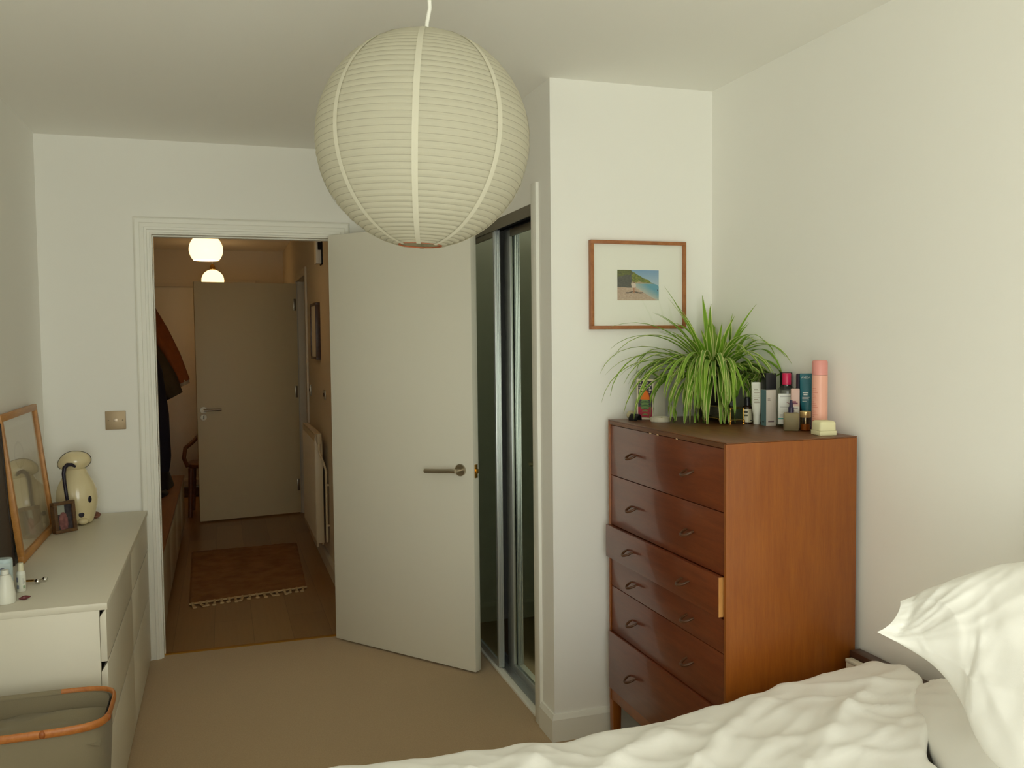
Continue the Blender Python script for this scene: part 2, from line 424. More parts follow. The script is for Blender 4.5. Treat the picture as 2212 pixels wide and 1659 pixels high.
# door lining + stop, architrave, threshold
mb = MB()
mb.box((DX0-.028, -.001, 0), (DX0, T+.001, DZ+.028)).box((DX1, -.001, 0), (DX1+.028, T+.001, DZ+.028)).box((DX0, -.001, DZ), (DX1, T+.001, DZ+.028))
mb.box((DX0, .045, 0), (DX0+.004, .085, DZ-.004), .001).box((DX1-.004, .045, 0), (DX1, .085, DZ-.004), .001).box((DX0, .045, DZ-.006), (DX1, .085, DZ), .001)
lining = struct(mb.build('trim_1', M_gloss, smooth=False), 'white lining of the bedroom doorway', 'door frame')
MB().box((DX0-.0005, .004, .915), (DX0+.0015, .026, 1.0), .0004).build('strike_plate', M_steel, lining)
# architrave profile: (distance from opening, projection)
AP = [(0, 0), (0, .012), (.010, .0125), (.012, .017), (.022, .019), (.024, .016), (.040, .0155), (.043, .019), (.058, .021), (.063, .019), (.068, .012), (.068, 0)]
def architrave(mb, x0, x1, zt, y=0.0, sgn=-1):
    def ring(off, corner):
        out = []
        for d, p in AP:
            if corner == 0: out.append((x0-d, y+sgn*p, 0))
            if corner == 1: out.append((x0-d, y+sgn*p, zt+d))
            if corner == 2: out.append((x1+d, y+sgn*p, zt+d))
            if corner == 3: out.append((x1+d, y+sgn*p, 0))
        return [mb.bm.verts.new(v) for v in out]
    rs = [ring(0, k) for k in range(4)]
    n = len(AP)
    for a, b in zip(rs[:-1], rs[1:]):
        for i in range(n-1): mb.bm.faces.new((a[i], a[i+1], b[i+1], b[i]))
    mb.bm.faces.new(rs[0]); mb.bm.faces.new(rs[3])
mb = MB(); architrave(mb, DX0-.008, DX1+.008, DZ+.008)
struct(mb.build('trim_2', M_gloss, angle=20), 'moulded white architrave around the bedroom doorway', 'door frame')
mb = MB().prism([(.030, 0), (.036, .004), (.054, .004), (.060, 0)], 'x', DX0, DX1)
struct(mb.build('trim_3', M_brass, smooth=False), 'thin brass threshold bar between carpet and hall floor', 'threshold')
mb = MB().box((XC-.012, -1.289, .0), (XC+.004, -1.232, 2.061), .002)
struct(mb.build('trim_4', M_gloss), 'narrow white upright strip beside the mirrored wardrobe', 'trim')
mb = MB().box((XC+.002, -1.262, .0), (XC+.09, -1.236, 1.993), .002)
struct(mb.build('trim_5', M_gloss), 'white jamb lining of the wardrobe opening', 'trim')
mb = MB().box((XC-.001, -1.262, .0), (1.229, -.0, .013), .002)
struct(mb.build('trim_6', M_gloss), 'white sill strip under the mirrored wardrobe doors', 'trim')
# side doorway architrave in hall (on the right wall, plane x = HX1)
mb = MB().box((HX1-.016, RY0-.06, 0), (HX1, RY0, RZ+.06), .003).box((HX1-.016, RY1, 0), (HX1, RY1+.06, RZ+.06), .003).box((HX1-.016, RY0, RZ), (HX1, RY1, RZ+.06), .003)
mb.box((HX1-.001, RY0, 0), (HX1+.10, RY0+.02, RZ), .002).box((HX1-.001, RY1-.02, 0), (HX1+.10, RY1, RZ), .002)
struct(mb.build('trim_7', M_hallwall), 'pale door frame of the side room off the hallway', 'door frame')

# ------------------------------------------------------------------ doors
def lever(parent, base, along, out, drop=0.0, L=0.155):
    """lever handle on round rose: base on the face, along = lever direction, out = face normal"""
    base, along, out = Vector(base), Vector(along), Vector(out)
    z = Vector((0, 0, 1))
    h = MB()
    h.tube([base+out*.000, base+out*.009], .0265, 28)
    p0 = base+out*.009; p1 = base+out*.046
    h.tube([p0, p1], .0095, 14)
    h.tube([p1-along*.004, p1+along*.02, p1+along*L*.5-z*drop*.5, p1+along*L-z*drop], [.0095, .0098, .0098, .0098], 16)
    return h.build('lever_handle', M_steel, parent)

dv = Vector((.6164, -.7874, 0)); dn = Vector((-.7874, -.6164, 0))   # leaf direction and visible face normal
piv = Vector((.6065, .0035, 0)); dt = .040; dl = .857
d1 = thing('door_1', 'open white flush bedroom door with a nickel lever handle', 'door', tuple(piv))
d1['kind'] = 'structure'
MB().obox(Vector((0, 0, .009)), dv*dl, dn*dt, (0, 0, 1.981), .0015).build('leaf', M_doorpaint, d1)
hp = dv*.790
lever(d1, hp+dn*dt+Vector((0, 0, .905)), -dv, dn, drop=.010, L=.168)
lever(d1, hp+Vector((0, 0, .905)), -dv, -dn, drop=.004)
ep = dv*dl + dn*dt*.5
MB().obox(ep-dn*.011+Vector((0, 0, .872)), dv*.0015, dn*.022, (0, 0, .060), .0005).build('latch_plate', M_brass, d1)
MB().obox(ep-dn*.006+Vector((0, 0, .893)), dv*.010, dn*.012, (0, 0, .020), .002).build('latch_bolt', M_brass, d1)
for z in (.22, 1.0, 1.76):
    MB().tube([Vector((-.002, -.012, z)), Vector((-.002, -.012, z+.1))], .006, 12).build('hinge', M_steel, d1)

ha, hb = Vector((-.129, 3.2295, 0)), Vector((.690, 3.3530, 0))
hv = (hb-ha); hl = hv.length; hv.normalize(); hn = Vector((hv.y, -hv.x, 0))   # towards the camera
d2 = thing('door_2', 'closed looking white door across the hallway with lever and thumb turn', 'door', tuple(hb))
d2['kind'] = 'structure'
MB().obox(Vector((0, 0, .010)), -hv*hl, -hn*.040, (0, 0, 1.96), .002).build('leaf', material('warm_cast_door_paint', S(226, 207, 165), .5), d2)  # white door; the warm lamp cast is tinted into its paint colour
lb = -hv*(hl-.048)
lever(d2, lb+Vector((0, 0, .926)), hv, hn, L=.135)
h = MB(); h.tube([lb+Vector((0, 0, .866)), lb+hn*.008+Vector((0, 0, .866))], .025, 24)
h.obox(lb+hn*.008+Vector((-.004, 0, .852)), (.008, 0, 0), hn*.016, (0, 0, .028), .003)
h.build('thumb_turn', M_steel, d2)
for z in (.20, 1.0, 1.74):
    MB().obox(-hv*.028+hn*.0002+Vector((0, 0, z)), hv*.020, hn*.0015, (0, 0, .10), .0003).build('hinge', M_steel, d2)

d3 = thing('door_3', 'pale front door at the dark far end of the hallway', 'door', (-.10, HY, 0))
d3['kind'] = 'structure'
MB().box((-.44, -.022, .03), (.44, 0, 2.03), .002).build('leaf', M_doorpaint, d3)
fr = MB().box((-.52, -.030, 0), (-.445, 0, 2.11), .003).box((.445, -.030, 0), (.52, 0, 2.11), .003).box((-.445, -.030, 2.036), (.445, 0, 2.11), .003)
fr.box((-.52, -.034, 2.068), (.52, -.030, 2.074))
fr.build('door_frame', M_hallwall, d3)
MB().box((-.445, -.040, .0), (.445, -.0, .028), .003).build('sill', M_steel, d3)
MB().box((-.44, -.034, .075), (.44, -.022, .105), .003).build('weather_bar', M_doorpaint, d3)

# ------------------------------------------------------------------ mirrored wardrobe
def sliding(name, label, x0, x1, ya, yb, z0, z1, sa, sb, grp):
    """sliding door: front plane x0, from ya (far) to yb (near)"""
    t = thing(name, label, 'wardrobe door', (x0, yb, 0), 0, grp)
    L = ya-yb; d = x1-x0
    MB().box((.006, sb, z0+.03), (d-.004, L-sa, z1-.03)).build('mirror', M_mirror, t, smooth=False)
    s = MB().box((0, 0, z0), (d, sb, z1), .002)
    for k in range(3):
        s.box((.004+.0075*k, -.003, z0+.01), (.0075+.0075*k, 0, z1-.005))
    s.build('stile', M_alu, t)
    MB().box((0, L-sa, z0), (d, L, z1), .002).build('stile', M_alu, t)
    MB().box((0, sb, z0), (d, L-sa, z0+.03), .002).build('rail', M_alu, t)
    MB().box((0, sb, z1-.03), (d, L-sa, z1), .002).build('rail', M_aludark, t)
    return t
g = 'mirrored sliding wardrobe doors'
sliding('mirror_door', 'front mirrored sliding wardrobe door half hidden by the open door', 1.209, 1.237, -.012, -.700, .018, 1.955, .03, .022, g)
sliding('mirror_door', 'rear mirrored sliding wardrobe door nearest the alcove corner', 1.262, 1.290, -.672, -1.234, .018, 1.951, .085, .03, g)
t = thing('wardrobe_track', 'metal sliding track set along top and bottom of the wardrobe opening', 'track', (1.23, -.62, 0))
tr = MB()
for a, b, z in ((0.0, .006, .016), (.006, .032, .006), (.032, .040, .018), (.040, .062, .006), (.062, .07, .014)):
    tr.box((a, -.61, .0), (b, .60, z))
tr.build('bottom_track', M_alu, t, smooth=False)
tp = MB().box((-.0275, -.614, 1.949), (-.0215, .61, 1.9925)).build('fascia', M_aludark, t, smooth=False)
MB().box((-.0195, -.614, 1.972), (.07, .61, 1.9925)).box((.012, -.614, 1.958), (.018, .61, 1.972)).build('top_track', M_black, t, smooth=False)
struct(MB().box((1.80, -1.31, 0), (1.81, .0, 1.99)).build('wardrobe_back_board', M_black, smooth=False), 'wardrobe back board coloured black for the shade behind the mirrored doors', 'wall')  # wardrobe back board, black in place of the shade behind the doors

# ------------------------------------------------------------------ wall plate on back wall
t = thing('wall_plate', 'square brushed nickel electrical plate on the wall beside the doorway', 'wall plate', (-.397, 0, 1.128))
MB().box((-.0435, -.006, -.0425), (.0435, 0, .0425), .0025).build('plate', material('satin_plate', S(178, 158, 130), .55, metal=.75), t)
MB().box((-.009, -.0072, -.008), (.009, -.006, .008), .001).build('insert', material('nickel_insert', S(196, 178, 156), .4, metal=.6), t)
for x in (-.030, .030):
    MB().tube([(x, -.006, 0), (x, -.0072, 0)], .0032, 12).build('screw', material('screw_dark', S(110, 96, 76), .4, metal=.8), t)

# ------------------------------------------------------------------ tall chest of drawers
CX0, CX1, CY0, CY1, CH = 1.399, 1.838, -2.2595, -1.4665, 1.185
ch = thing('chest_of_drawers', 'tall teak chest of six drawers standing between alcove and bed', 'chest of drawers', (CX0, CY0, 0))
cw, cdp = CY1-CY0, CX1-CX0
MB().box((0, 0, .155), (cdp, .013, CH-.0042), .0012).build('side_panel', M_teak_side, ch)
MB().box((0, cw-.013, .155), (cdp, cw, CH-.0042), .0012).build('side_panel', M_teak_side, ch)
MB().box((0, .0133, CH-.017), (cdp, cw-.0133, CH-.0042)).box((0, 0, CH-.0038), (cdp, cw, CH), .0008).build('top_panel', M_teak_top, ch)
MB().box((cdp-.008, .013, .16), (cdp, cw-.013, CH-.017)).build('back_panel', M_teak_top, ch)
MB().box((.002, .013, .155), (.024, cw-.013, .196), .001).build('base_rail', M_teak_side, ch)
MB().box((.03, .013, .178), (cdp-.01, cw-.013, .190)).build('bottom_panel', M_teak_top, ch)
for y in (0, cw-.032):
    for x in (0, cdp-.034):
        MB().prism([(x, .155), (x+.034, .155), (x+.031, 0), (x+.003, 0)], 'y', y+.001, y+.031, .001).build('leg', M_teak_side, ch)
rows = [(1.1655, .9865, .003), (.984, .805, .003), (.803, .686, -.0125), (.6795, .5815, .003), (.579, .413, .003), (.411, .200, -.006)]
for k, (zt, zb, xo) in enumerate(rows):
    over = xo < 0
    ya, yb = (.018, cw-.016) if not over else (.0195, cw-.004 if k == 2 else cw-.006)
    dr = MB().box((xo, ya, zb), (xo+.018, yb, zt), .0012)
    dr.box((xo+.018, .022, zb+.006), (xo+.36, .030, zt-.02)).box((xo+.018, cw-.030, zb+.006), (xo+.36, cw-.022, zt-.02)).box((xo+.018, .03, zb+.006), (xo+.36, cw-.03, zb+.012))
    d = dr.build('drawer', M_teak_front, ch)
    if k == 0: d['label'] = 'top drawer front with a worn scuffed upper edge'
    if k == 2: d['label'] = 'drawer pulled slightly out with pale end grain showing'
    if k in (0, 2):
        MB().box((xo+.0005, ya-.0008, zb+.002), (xo+.0165, ya+.0002, zt-.002)).build('edge_veneer', M_teak_edge, d)
    zc = (zt+zb)/2 if k not in (5,) else zb+.102
    for yh in (.205, .588):
        h = MB()
        pts = []
        for i in range(13):
            a = PI*i/12
            pts.append((xo-.004-.026*math.sin(a), yh-.020*math.cos(a), zc+.003-.012*math.sin(a)))
        h.tube([(xo+.002, yh-.020, zc+.004)]+pts+[(xo+.002, yh+.020, zc+.004)], [.0032]*2+[.0042]*11+[.0032]*2, 10)
        h.build('handle', M_handle, d)
# worn pale chips along the front top edge
for y, l in ((.455, .012), (.405, .010), (.28, .008)):
    MB().box((-.0006, y, CH-.0195), (.002, y+l, CH-.0165)).build('worn_chip', material('raw_wood', S(214, 180, 140), .8), ch)

# grey storage bag under the chest
t = thing('storage_bag', 'grey fabric bag pushed under the tall chest', 'bag', (1.62, -1.72, 0))
def bagf(u, v):
    a = 2*PI*u; e = .55
    cx, cy = math.cos(a), math.sin(a)
    k = (abs(cx)**4+abs(cy)**4)**-.25
    rr = math.sin(PI*min(max(v, .0), 1))**.35 if 0 < v < 1 else 0.0
    return (k*cx*.15*rr*(1+.04*math.sin(5*a)), k*cy*.21*rr, .003+.128*v+.006*math.sin(3*a)*v*(1-v)*4)
MB().grid(bagf, 40, 12, wrap=True).build('bag_body', material('grey_canvas', S(140, 142, 140), .9, bump=.3, bump_scale=300), t)
MB().tube([(-.147, -.05, .075), (-.156, -.03, .05), (-.158, 0, .04), (-.156, .03, .05), (-.147, .05, .075)], .006, 8).build('bag_strap', material('navy_webbing', S(34, 34, 60), .8), t)

# ------------------------------------------------------------------ low white dresser
DXF, DY0, DY1, DH = -.277, -1.545, -.022, .706
dz = thing('dresser', 'long low white dresser against the left wall', 'dresser', (XL+.014, DY0, 0))
dw = DXF-(XL+.014); dL = DY1-DY0
MB().box((0, 0, DH-.021), (dw+.004, dL, DH), .0012).build('top_panel', M_melamine, dz)
MB().box((0, .001, 0), (dw-.019, .017, DH-.021), .001).build('side_panel', M_melamine, dz)
MB().box((0, dL-.017, 0), (dw-.019, dL-.001, DH-.021), .001).build('side_panel', M_melamine, dz)
MB().box((0, dL/2-.008, .02), (dw-.03, dL/2+.008, DH-.021)).build('divider', M_melamine, dz)
MB().box((0, .017, .02), (.006, dL-.017, DH-.021)).build('back_panel', M_melamine, dz)
MB().box((dw-.045, .017, .0), (dw-.028, dL-.017, .060)).build('plinth', M_melamine, dz)
for c in range(2):
    y0 = .001 + c*dL/2; y1 = y0 + dL/2 - .002
    for zt, zi, zb in ((.6865, .664, .5285), (.5225, .497, .311), (.305, .281, .012)):
        f = MB().prism([(dw-.018, zb), (dw, zb), (dw, zt-.0015), (dw-.0015, zt), (dw-.0178, zi)], 'y', y0, y1, .0006)
        f.box((.03, y0+.022, zb+.01), (dw-.018, y0+.034, zi-.02)).box((.03, y1-.034, zb+.01), (dw-.018, y1-.022, zi-.02)).box((.03, y0+.03, zb+.01), (dw-.018, y1-.03, zb+.016))
        f.build('drawer', M_melamine, dz)

# ------------------------------------------------------------------ pendant paper lantern
RL = .2255
ln = thing('paper_lantern', 'large round white paper lantern hanging from the ceiling', 'ceiling lamp', (.4919, -2.526, 1.9043))
ln.rotation_euler = (0, math.radians(2.6), 0)
def paper_mat(name, rgb, tr):
    m = bpy.data.materials.new(name); m.use_nodes = True
    t_ = m.node_tree; b = t_.nodes['Principled BSDF']; b.inputs['Base Color'].default_value = (*rgb, 1); b.inputs['Roughness'].default_value = .9
    b.inputs['Specular IOR Level'].default_value = .15
    co = t_.nodes.new('ShaderNodeTexCoord'); n = t_.nodes.new('ShaderNodeTexNoise'); n.inputs['Scale'].default_value = 55; n.inputs['Detail'].default_value = 5
    bp = t_.nodes.new('ShaderNodeBump'); bp.inputs['Strength'].default_value = .25; bp.inputs['Distance'].default_value = .003
    t_.links.new(co.outputs['Object'], n.inputs['Vector']); t_.links.new(n.outputs['Fac'], bp.inputs['Height']); t_.links.new(bp.outputs[0], b.inputs['Normal'])
    tl = t_.nodes.new('ShaderNodeBsdfTranslucent'); tl.inputs[0].default_value = (*rgb, 1)
    mx = t_.nodes.new('ShaderNodeMixShader'); mx.inputs[0].default_value = tr
    t_.links.new(b.outputs[0], mx.inputs[1]); t_.links.new(tl.outputs[0], mx.inputs[2]); t_.links.new(mx.outputs[0], t_.nodes['Material Output'].inputs[0])
    return m
M_paper = paper_mat('rice_paper', (.62, .595, .48), .35)
M_paperwire = paper_mat('rice_paper_over_wire', (.40, .375, .29), .15)
M_paperseam = paper_mat('rice_paper_double', (.70, .675, .555), .26)
NR = 45; th0, th1 = math.asin(.050/RL), PI-math.asin(.046/RL)
prof, mi = [], []
def lp(th, k=1.0): return (RL*k*math.sin(th), RL*k*math.cos(th))
for i in range(NR):
    a, b = th0+(th1-th0)*i/NR, th0+(th1-th0)*(i+1)/NR
    w = .0007/RL
    jig = .0014*math.sin(i*2.3)
    prof += [lp(a+w, 1.0), lp(a+(b-a)*.35, 1.0065+jig), lp(a+(b-a)*.7, 1.0065+jig), lp(b-w, 1.0)]
    mi += [0, 0, 0, 1]
mi = mi[:len(prof)-1]
m_ = MB(); m_.lathe(prof, 96, mi=mi)
m_.build('paper_shade', [M_paper, M_paperwire], ln, angle=60)
def seam(phi):
    hw = .0062
    def f(u, v):
        th = th0 + (th1-th0)*v
        r = RL*1.0085 + .0006
        ww = hw*(.5+.5*math.sin(th)**.5)
        p = Vector((math.cos(phi), math.sin(phi), 0))*(r*math.sin(th)) + Vector((-math.sin(phi), math.cos(phi), 0))*((u-.5)*2*ww)
        p.z = r*math.cos(th)
        return p
    return f
base_az = math.atan2(-(.9927), -.2227)   # towards the camera
for k in range(8):
    MB().grid(seam(base_az - math.radians(3.5) + k*PI/4), 2, 90).build('seam_strip', M_paperseam, ln, recalc=False)
rr, zz = lp(th1)
MB().tube([(rr*math.cos(2*PI*k/40), rr*math.sin(2*PI*k/40), zz) for k in range(40)], .0016, 8, closed=True).build('bottom_ring', material('wire_ring', S(170, 96, 60), .6), ln)
rt, zt_ = lp(th0)
MB().tube([(rt*math.cos(2*PI*k/40), rt*math.sin(2*PI*k/40), zt_) for k in range(40)], .0014, 8, closed=True).build('top_ring', M_paperseam, ln)
wf = MB()
for s in (-1, 1):
    wf.tube([(s*rt, 0, zt_), (s*.02, .0, zt_-.02), (s*.02, 0, -zt_+.05), (s*rr, 0, zz)], .0012, 6)
wf.build('wire_spreader', M_steel, ln)
MB().lathe([(0, .0), (.017, .0), (.019, -.01), (.019, -.06), (.016, -.066), (0, -.066)], 20, c=(0, 0, zt_+.012)).build('lamp_holder', M_gloss, ln)
MB().ellipsoid((0, 0, zt_-.09), (.028, .028, .038), 20, 14).build('bulb', material('opal_bulb', S(236, 232, 220), .4), ln)
cz = H-1.9043
ct = [(-.0, 0, zt_), (.001, 0, zt_+.03), (.006, 0, zt_+.06), (.004, .001, zt_+.09), (-.004, .001, zt_+.14), (-.0125, 0, cz-.005)]
MB().tube(ct, .0043, 10).build('cord', M_gloss, ln)
MB().lathe([(0, 0), (.045, 0), (.043, -.014), (.02, -.024), (.006, -.03), (0, -.03)], 28, c=(-.0228, 0, cz-.0012)).build('ceiling_rose', M_gloss, ln)

# ------------------------------------------------------------------ framed beach photo
pf = thing('framed_photo', 'oak framed beach photo with wide white mount above the plant', 'picture', (1.542, YC, 1.674))
pw, ph_ = .388/2, .3235/2
def frame_ring(mb, w, h, fw, d, y0):
    """picture frame in the xz plane, front at y0-d"""
    for a, b in (((-w, y0-d, h-fw), (w, y0, h)), ((-w, y0-d, -h), (w, y0, -h+fw)), ((-w, y0-d, -h+fw), (-w+fw, y0, h-fw)), ((w-fw, y0-d, -h+fw), (w, y0, h-fw))):
        mb.box(a, b, .0008)
m_ = MB(); frame_ring(m_, pw, ph_, .0125, .022, -.001); m_.build('frame', M_oakframe, pf)
MB().box((-pw+.0125, -.012, -ph_+.0125), (pw-.0125, -.0105, ph_-.0125)).build('mount', material('mount_card', S(240, 240, 230), .8), pf, smooth=False)
MB().box((-pw+.0125, -.010, -ph_+.0125), (pw-.0125, -.002, ph_-.0125)).build('backing', material('mdf', S(120, 90, 60), .8), pf, smooth=False)
MB().box((-pw+.0125, -.0165, -ph_+.0125), (pw-.0125, -.0150, ph_-.0125)).build('glass', M_pane, pf, smooth=False)
def h2(x, y): return noise.noise(Vector((x, y, 3.3)))
def mixc(a, b, t): return tuple(a[i]*(1-t)+b[i]*t for i in range(3))
def beach(u, v):
    n1 = h2(u*9, v*9); n2 = h2(u*26, v*26)
    ridge = .98 - .50*max(0, (u-.30))/.7 + .03*n1 if u > .30 else 1.2
    shore = .44 - .10*u
    # rock in the upper left
    if u < .34+.05*n1 and v > .42-.02*n1:
        if v > .82+.4*(u-.2)+.08*n1: return mixc((120, 128, 44), (60, 66, 30), .5+.5*n2)
        return mixc((66, 68, 62), (96, 96, 86), .5+.6*n2)
    if v > ridge: return mixc((120, 160, 196), (176, 196, 206), 1-(v-.5)/.5)
    hill_base = .56
    if v > hill_base: 
        if v < hill_base+.09*(1-u)+.03*n1: return mixc((196, 180, 150), (150, 130, 100), .5+.5*n2)
        return mixc((150, 150, 54), (84, 104, 40), .5+.8*n2)
    coast = .34+.62*((.56-v)/.56)**1.2+.02*n1
    if u > coast:
        t = min(1, (u-coast)/.35)
        return mixc((190, 190, 176), (96, 158, 180), t+.1*n2)
    # person bending, pale shirt
    c = mixc((200, 182, 160), (176, 150, 130), .5+.6*n2)
    if abs(v-.27-.02*math.sin(u*20)) < .018 and .2 < u < .62: c = (96, 84, 74)
    return c
def beach2(u, v):
    du, dv_ = (u-.39)/.055, (v-.50)/.085
    if du*du+dv_*dv_ < 1: return (214, 200, 186)
    if abs(u-.385) < .012 and .26 < v < .42 or abs(u-.42) < .010 and .26 < v < .42: return (170, 116, 84)
    if (u-.405)**2*4+(v-.585)**2*3 < .0025: return (110, 76, 56)
    if v < .262 and v > .238 and .30 < u < .60: return (70, 62, 58)
    if (u-.975)**2*9+(v-.34)**2 < .001: return (30, 34, 40)
    return beach(u, v)
patch('photo_print', rect((-.085, -.0123, -.056), (.169, 0, 0), (0, 0, .1115)), 110, 74, beach2, M_gloss_print, pf)

# ------------------------------------------------------------------ spider plant and things on the tall chest
TZ = CH
PP = (1.772, -1.572)
sp = thing('spider_plant', 'bushy spider plant with striped arching leaves on the tall chest', 'plant', (PP[0], PP[1], TZ))
MB().lathe([(0, .001), (.050, .001), (.054, .008), (.068, .125), (.070, .135), (.066, .139), (.062, .134), (.060, .120), (0, .118)], 36).build('pot', material('dark_glazed_pot', S(58, 54, 44), .3), sp)
MB().lathe([(.0, .124), (.03, .123), (.0605, .119), (.0605, .110)], 24).build('soil', material('potting_soil', S(52, 40, 30), .95), sp)
rng = random.Random(11)
def leaf(az, el, L, w, droop, twist, hue):
    n = 12
    pos = Vector((.018*math.cos(az), .018*math.sin(az), .118))
    e = el; ds = L/n
    pts = [pos.copy()]; tang = []
    for i in range(n):
        s = (i+.5)/n
        e2 = max(el - droop*(s**1.35), -1.5)
        az2 = az + twist*s*s
        d = Vector((math.cos(e2)*math.cos(az2), math.cos(e2)*math.sin(az2), math.sin(e2)))
        pos = pos + d*ds
        wx, wy, wz = PP[0]+pos.x, PP[1]+pos.y, TZ+pos.z
        lim = .003+.010*s
        wx = min(wx, XR-.006-.02*(1-s)); wy = min(wy, YC-.006-lim if wx < 1.34 or wx > 1.75 or wz > 1.86 or wz < 1.5 else YC-.032)
        if wx > 1.705 and wz < TZ+.15 and wy < -1.782: wy = -1.782+(wy+1.782)*.12
        if 1.68 < wx < 1.752 and -1.825 < wy < -1.652 and wz < TZ+.064: wx = 1.678
        if 1.475 < wx < 1.605 and -1.585 < wy < -1.46 and wz < TZ+.152: wy = -1.587
        wz = max(wz, TZ+.004+.002*rng.random()) if (wx > CX0-.02) else wz
        pos = Vector((wx-PP[0], wy-PP[1], wz-TZ))
        pts.append(pos.copy())
    us = [-1, -.62, 0, .62, 1]
    vs, fs, cols = [], [], []
    for i, p in enumerate(pts):
        s = i/n
        d = (pts[min(i+1, n)]-pts[max(i-1, 0)])
        if d.length < 1e-5: d = Vector((0, 0, 1))
        d.normalize()
        side = d.cross(Vector((0, 0, 1)))
        if side.length < .15: side = Vector((-math.sin(az), math.cos(az), 0))
        side.normalize(); nr = side.cross(d)
        ww = w*(.35+.65*min(1, s/.25))*(1-max(0, (s-.45)/.55)**1.8)+.0006
        for u in us:
            vs.append(p + side*(u*ww) + nr*(.30*ww*abs(u)))
    pale = (222, 228, 150); green = (126+22*hue, 172+16*hue, 52+8*hue); deep = (92+18*hue, 142+16*hue, 42)
    for i in range(n):
        s = i/n
        for k in range(4):
            a = i*5+k
            fs.append((a, a+1, a+6, a+5))
            c = pale if k in (0, 3) else mixc(deep, green, .35+.5*s)
            if k in (0, 3) and hue > .62: c = mixc(pale, green, .65)
            if s > .88: c = mixc(c, (128, 140, 60), .4)
            cols += list((*S(*c), 1.0))*4
    me = bpy.data.meshes.new('leaf'); me.from_pydata([tuple(v) for v in vs], [], fs)
    at = me.color_attributes.new('Col', 'FLOAT_COLOR', 'CORNER'); at.data.foreach_set('color', cols)
    me.polygons.foreach_set('use_smooth', [True]*len(me.polygons)); me.materials.append(M_leaf)
    o = bpy.data.objects.new('leaf', me); COL.objects.link(o); o.parent = sp
cam_az = math.atan2(-4.40+1.57, .07-1.77)     # azimuth from the plant towards the camera
for i in range(34):      # upright crown
    leaf(rng.uniform(0, 2*PI), rng.uniform(1.05, 1.5), rng.uniform(.22, .36), rng.uniform(.008, .011), rng.uniform(.4, 1.4), rng.uniform(-.4, .4), rng.random()*.5+.5)
for i in range(40):      # arching out all round, long
    az = cam_az + rng.uniform(-2.0, 2.0)
    leaf(az, rng.uniform(.65, 1.15), rng.uniform(.34, .47), rng.uniform(.007, .010), rng.uniform(1.6, 2.5), rng.uniform(-.5, .5), rng.random())
for i in range(92):      # hanging over the front
    az = cam_az + rng.gauss(.0, .85)
    if -3.10 < az < -2.72: az += .5      # gap where the card shows
    leaf(az, rng.uniform(.45, 1.1), rng.uniform(.30, .43), rng.uniform(.0075, .0110), rng.uniform(2.1, 2.9), rng.uniform(-.3, .3), rng.random()*.8)
for az, el, L, dr in ((3.0, 1.28, .40, .35), (2.5, 1.35, .36, .5), (-1.2, 1.25, .34, .5), (2.75, .95, .50, 2.0), (2.95, .75, .50, 2.1), (3.15, .9, .52, 2.3), (3.35, .60, .48, 1.9), (2.9, 1.2, .50, 1.7), (3.2, 1.15, .50, 2.1), (3.45, .75, .50, 2.3), (-1.62, .95, .42, 1.9), (-1.75, 1.1, .42, 1.6), (-1.5, .8, .38, 2.2), (-1.55, 1.2, .40, 1.7)):
    leaf(az, el, L, .008, dr, rng.uniform(-.2, .2), rng.random())

# brass and glass trinket box
t = thing('trinket_box', 'small glass trinket box with brass edges and ball feet beside plant', 'box', (1.716, -1.738, TZ))
bx, by, z0, z1 = .026, .076, .014, .054
gl = pane_mat('smoky_pane', (.86, .88, .78))
m_ = MB()
for sx_ in (-1, 1): m_.box((sx_*bx-.0008, -by, z0), (sx_*bx+.0008, by, z1))
for sy_ in (-1, 1): m_.box((-bx, sy_*by-.0008, z0), (bx, sy_*by+.0008, z1))
m_.build('glass_walls', gl, t, smooth=False)
MB().box((-bx, -by, z0), (bx, by, z0+.003)).build('base', material('velvet_base', S(120, 106, 70), .8), t)
MB().box((-bx, -by, z1), (bx, by, z1+.004), .001).build('lid', gl, t)
e = MB()
for z in (z0, z1):
    for a, b in (((-bx, -by, z), (bx, -by, z)), ((bx, -by, z), (bx, by, z)), ((bx, by, z), (-bx, by, z)), ((-bx, by, z), (-bx, -by, z))):
        e.tube([a, b], .0010, 6)
for sx_ in (-1, 1):
    for sy_ in (-1, 1): e.tube([(sx_*bx, sy_*by, z0), (sx_*bx, sy_*by, z1)], .0010, 6)
e.build('brass_edging', M_brass, t)
for sx_ in (-1, 1):
    for sy_ in (-1, 1): MB().lathe([(0, 0.0005), (.005, .0005), (.0045, .003), (.002, .005), (.005, .009), (.0045, .013), (.0015, .016)], 12, c=(sx_*bx, sy_*by, 0)).build('foot', M_brass, t)

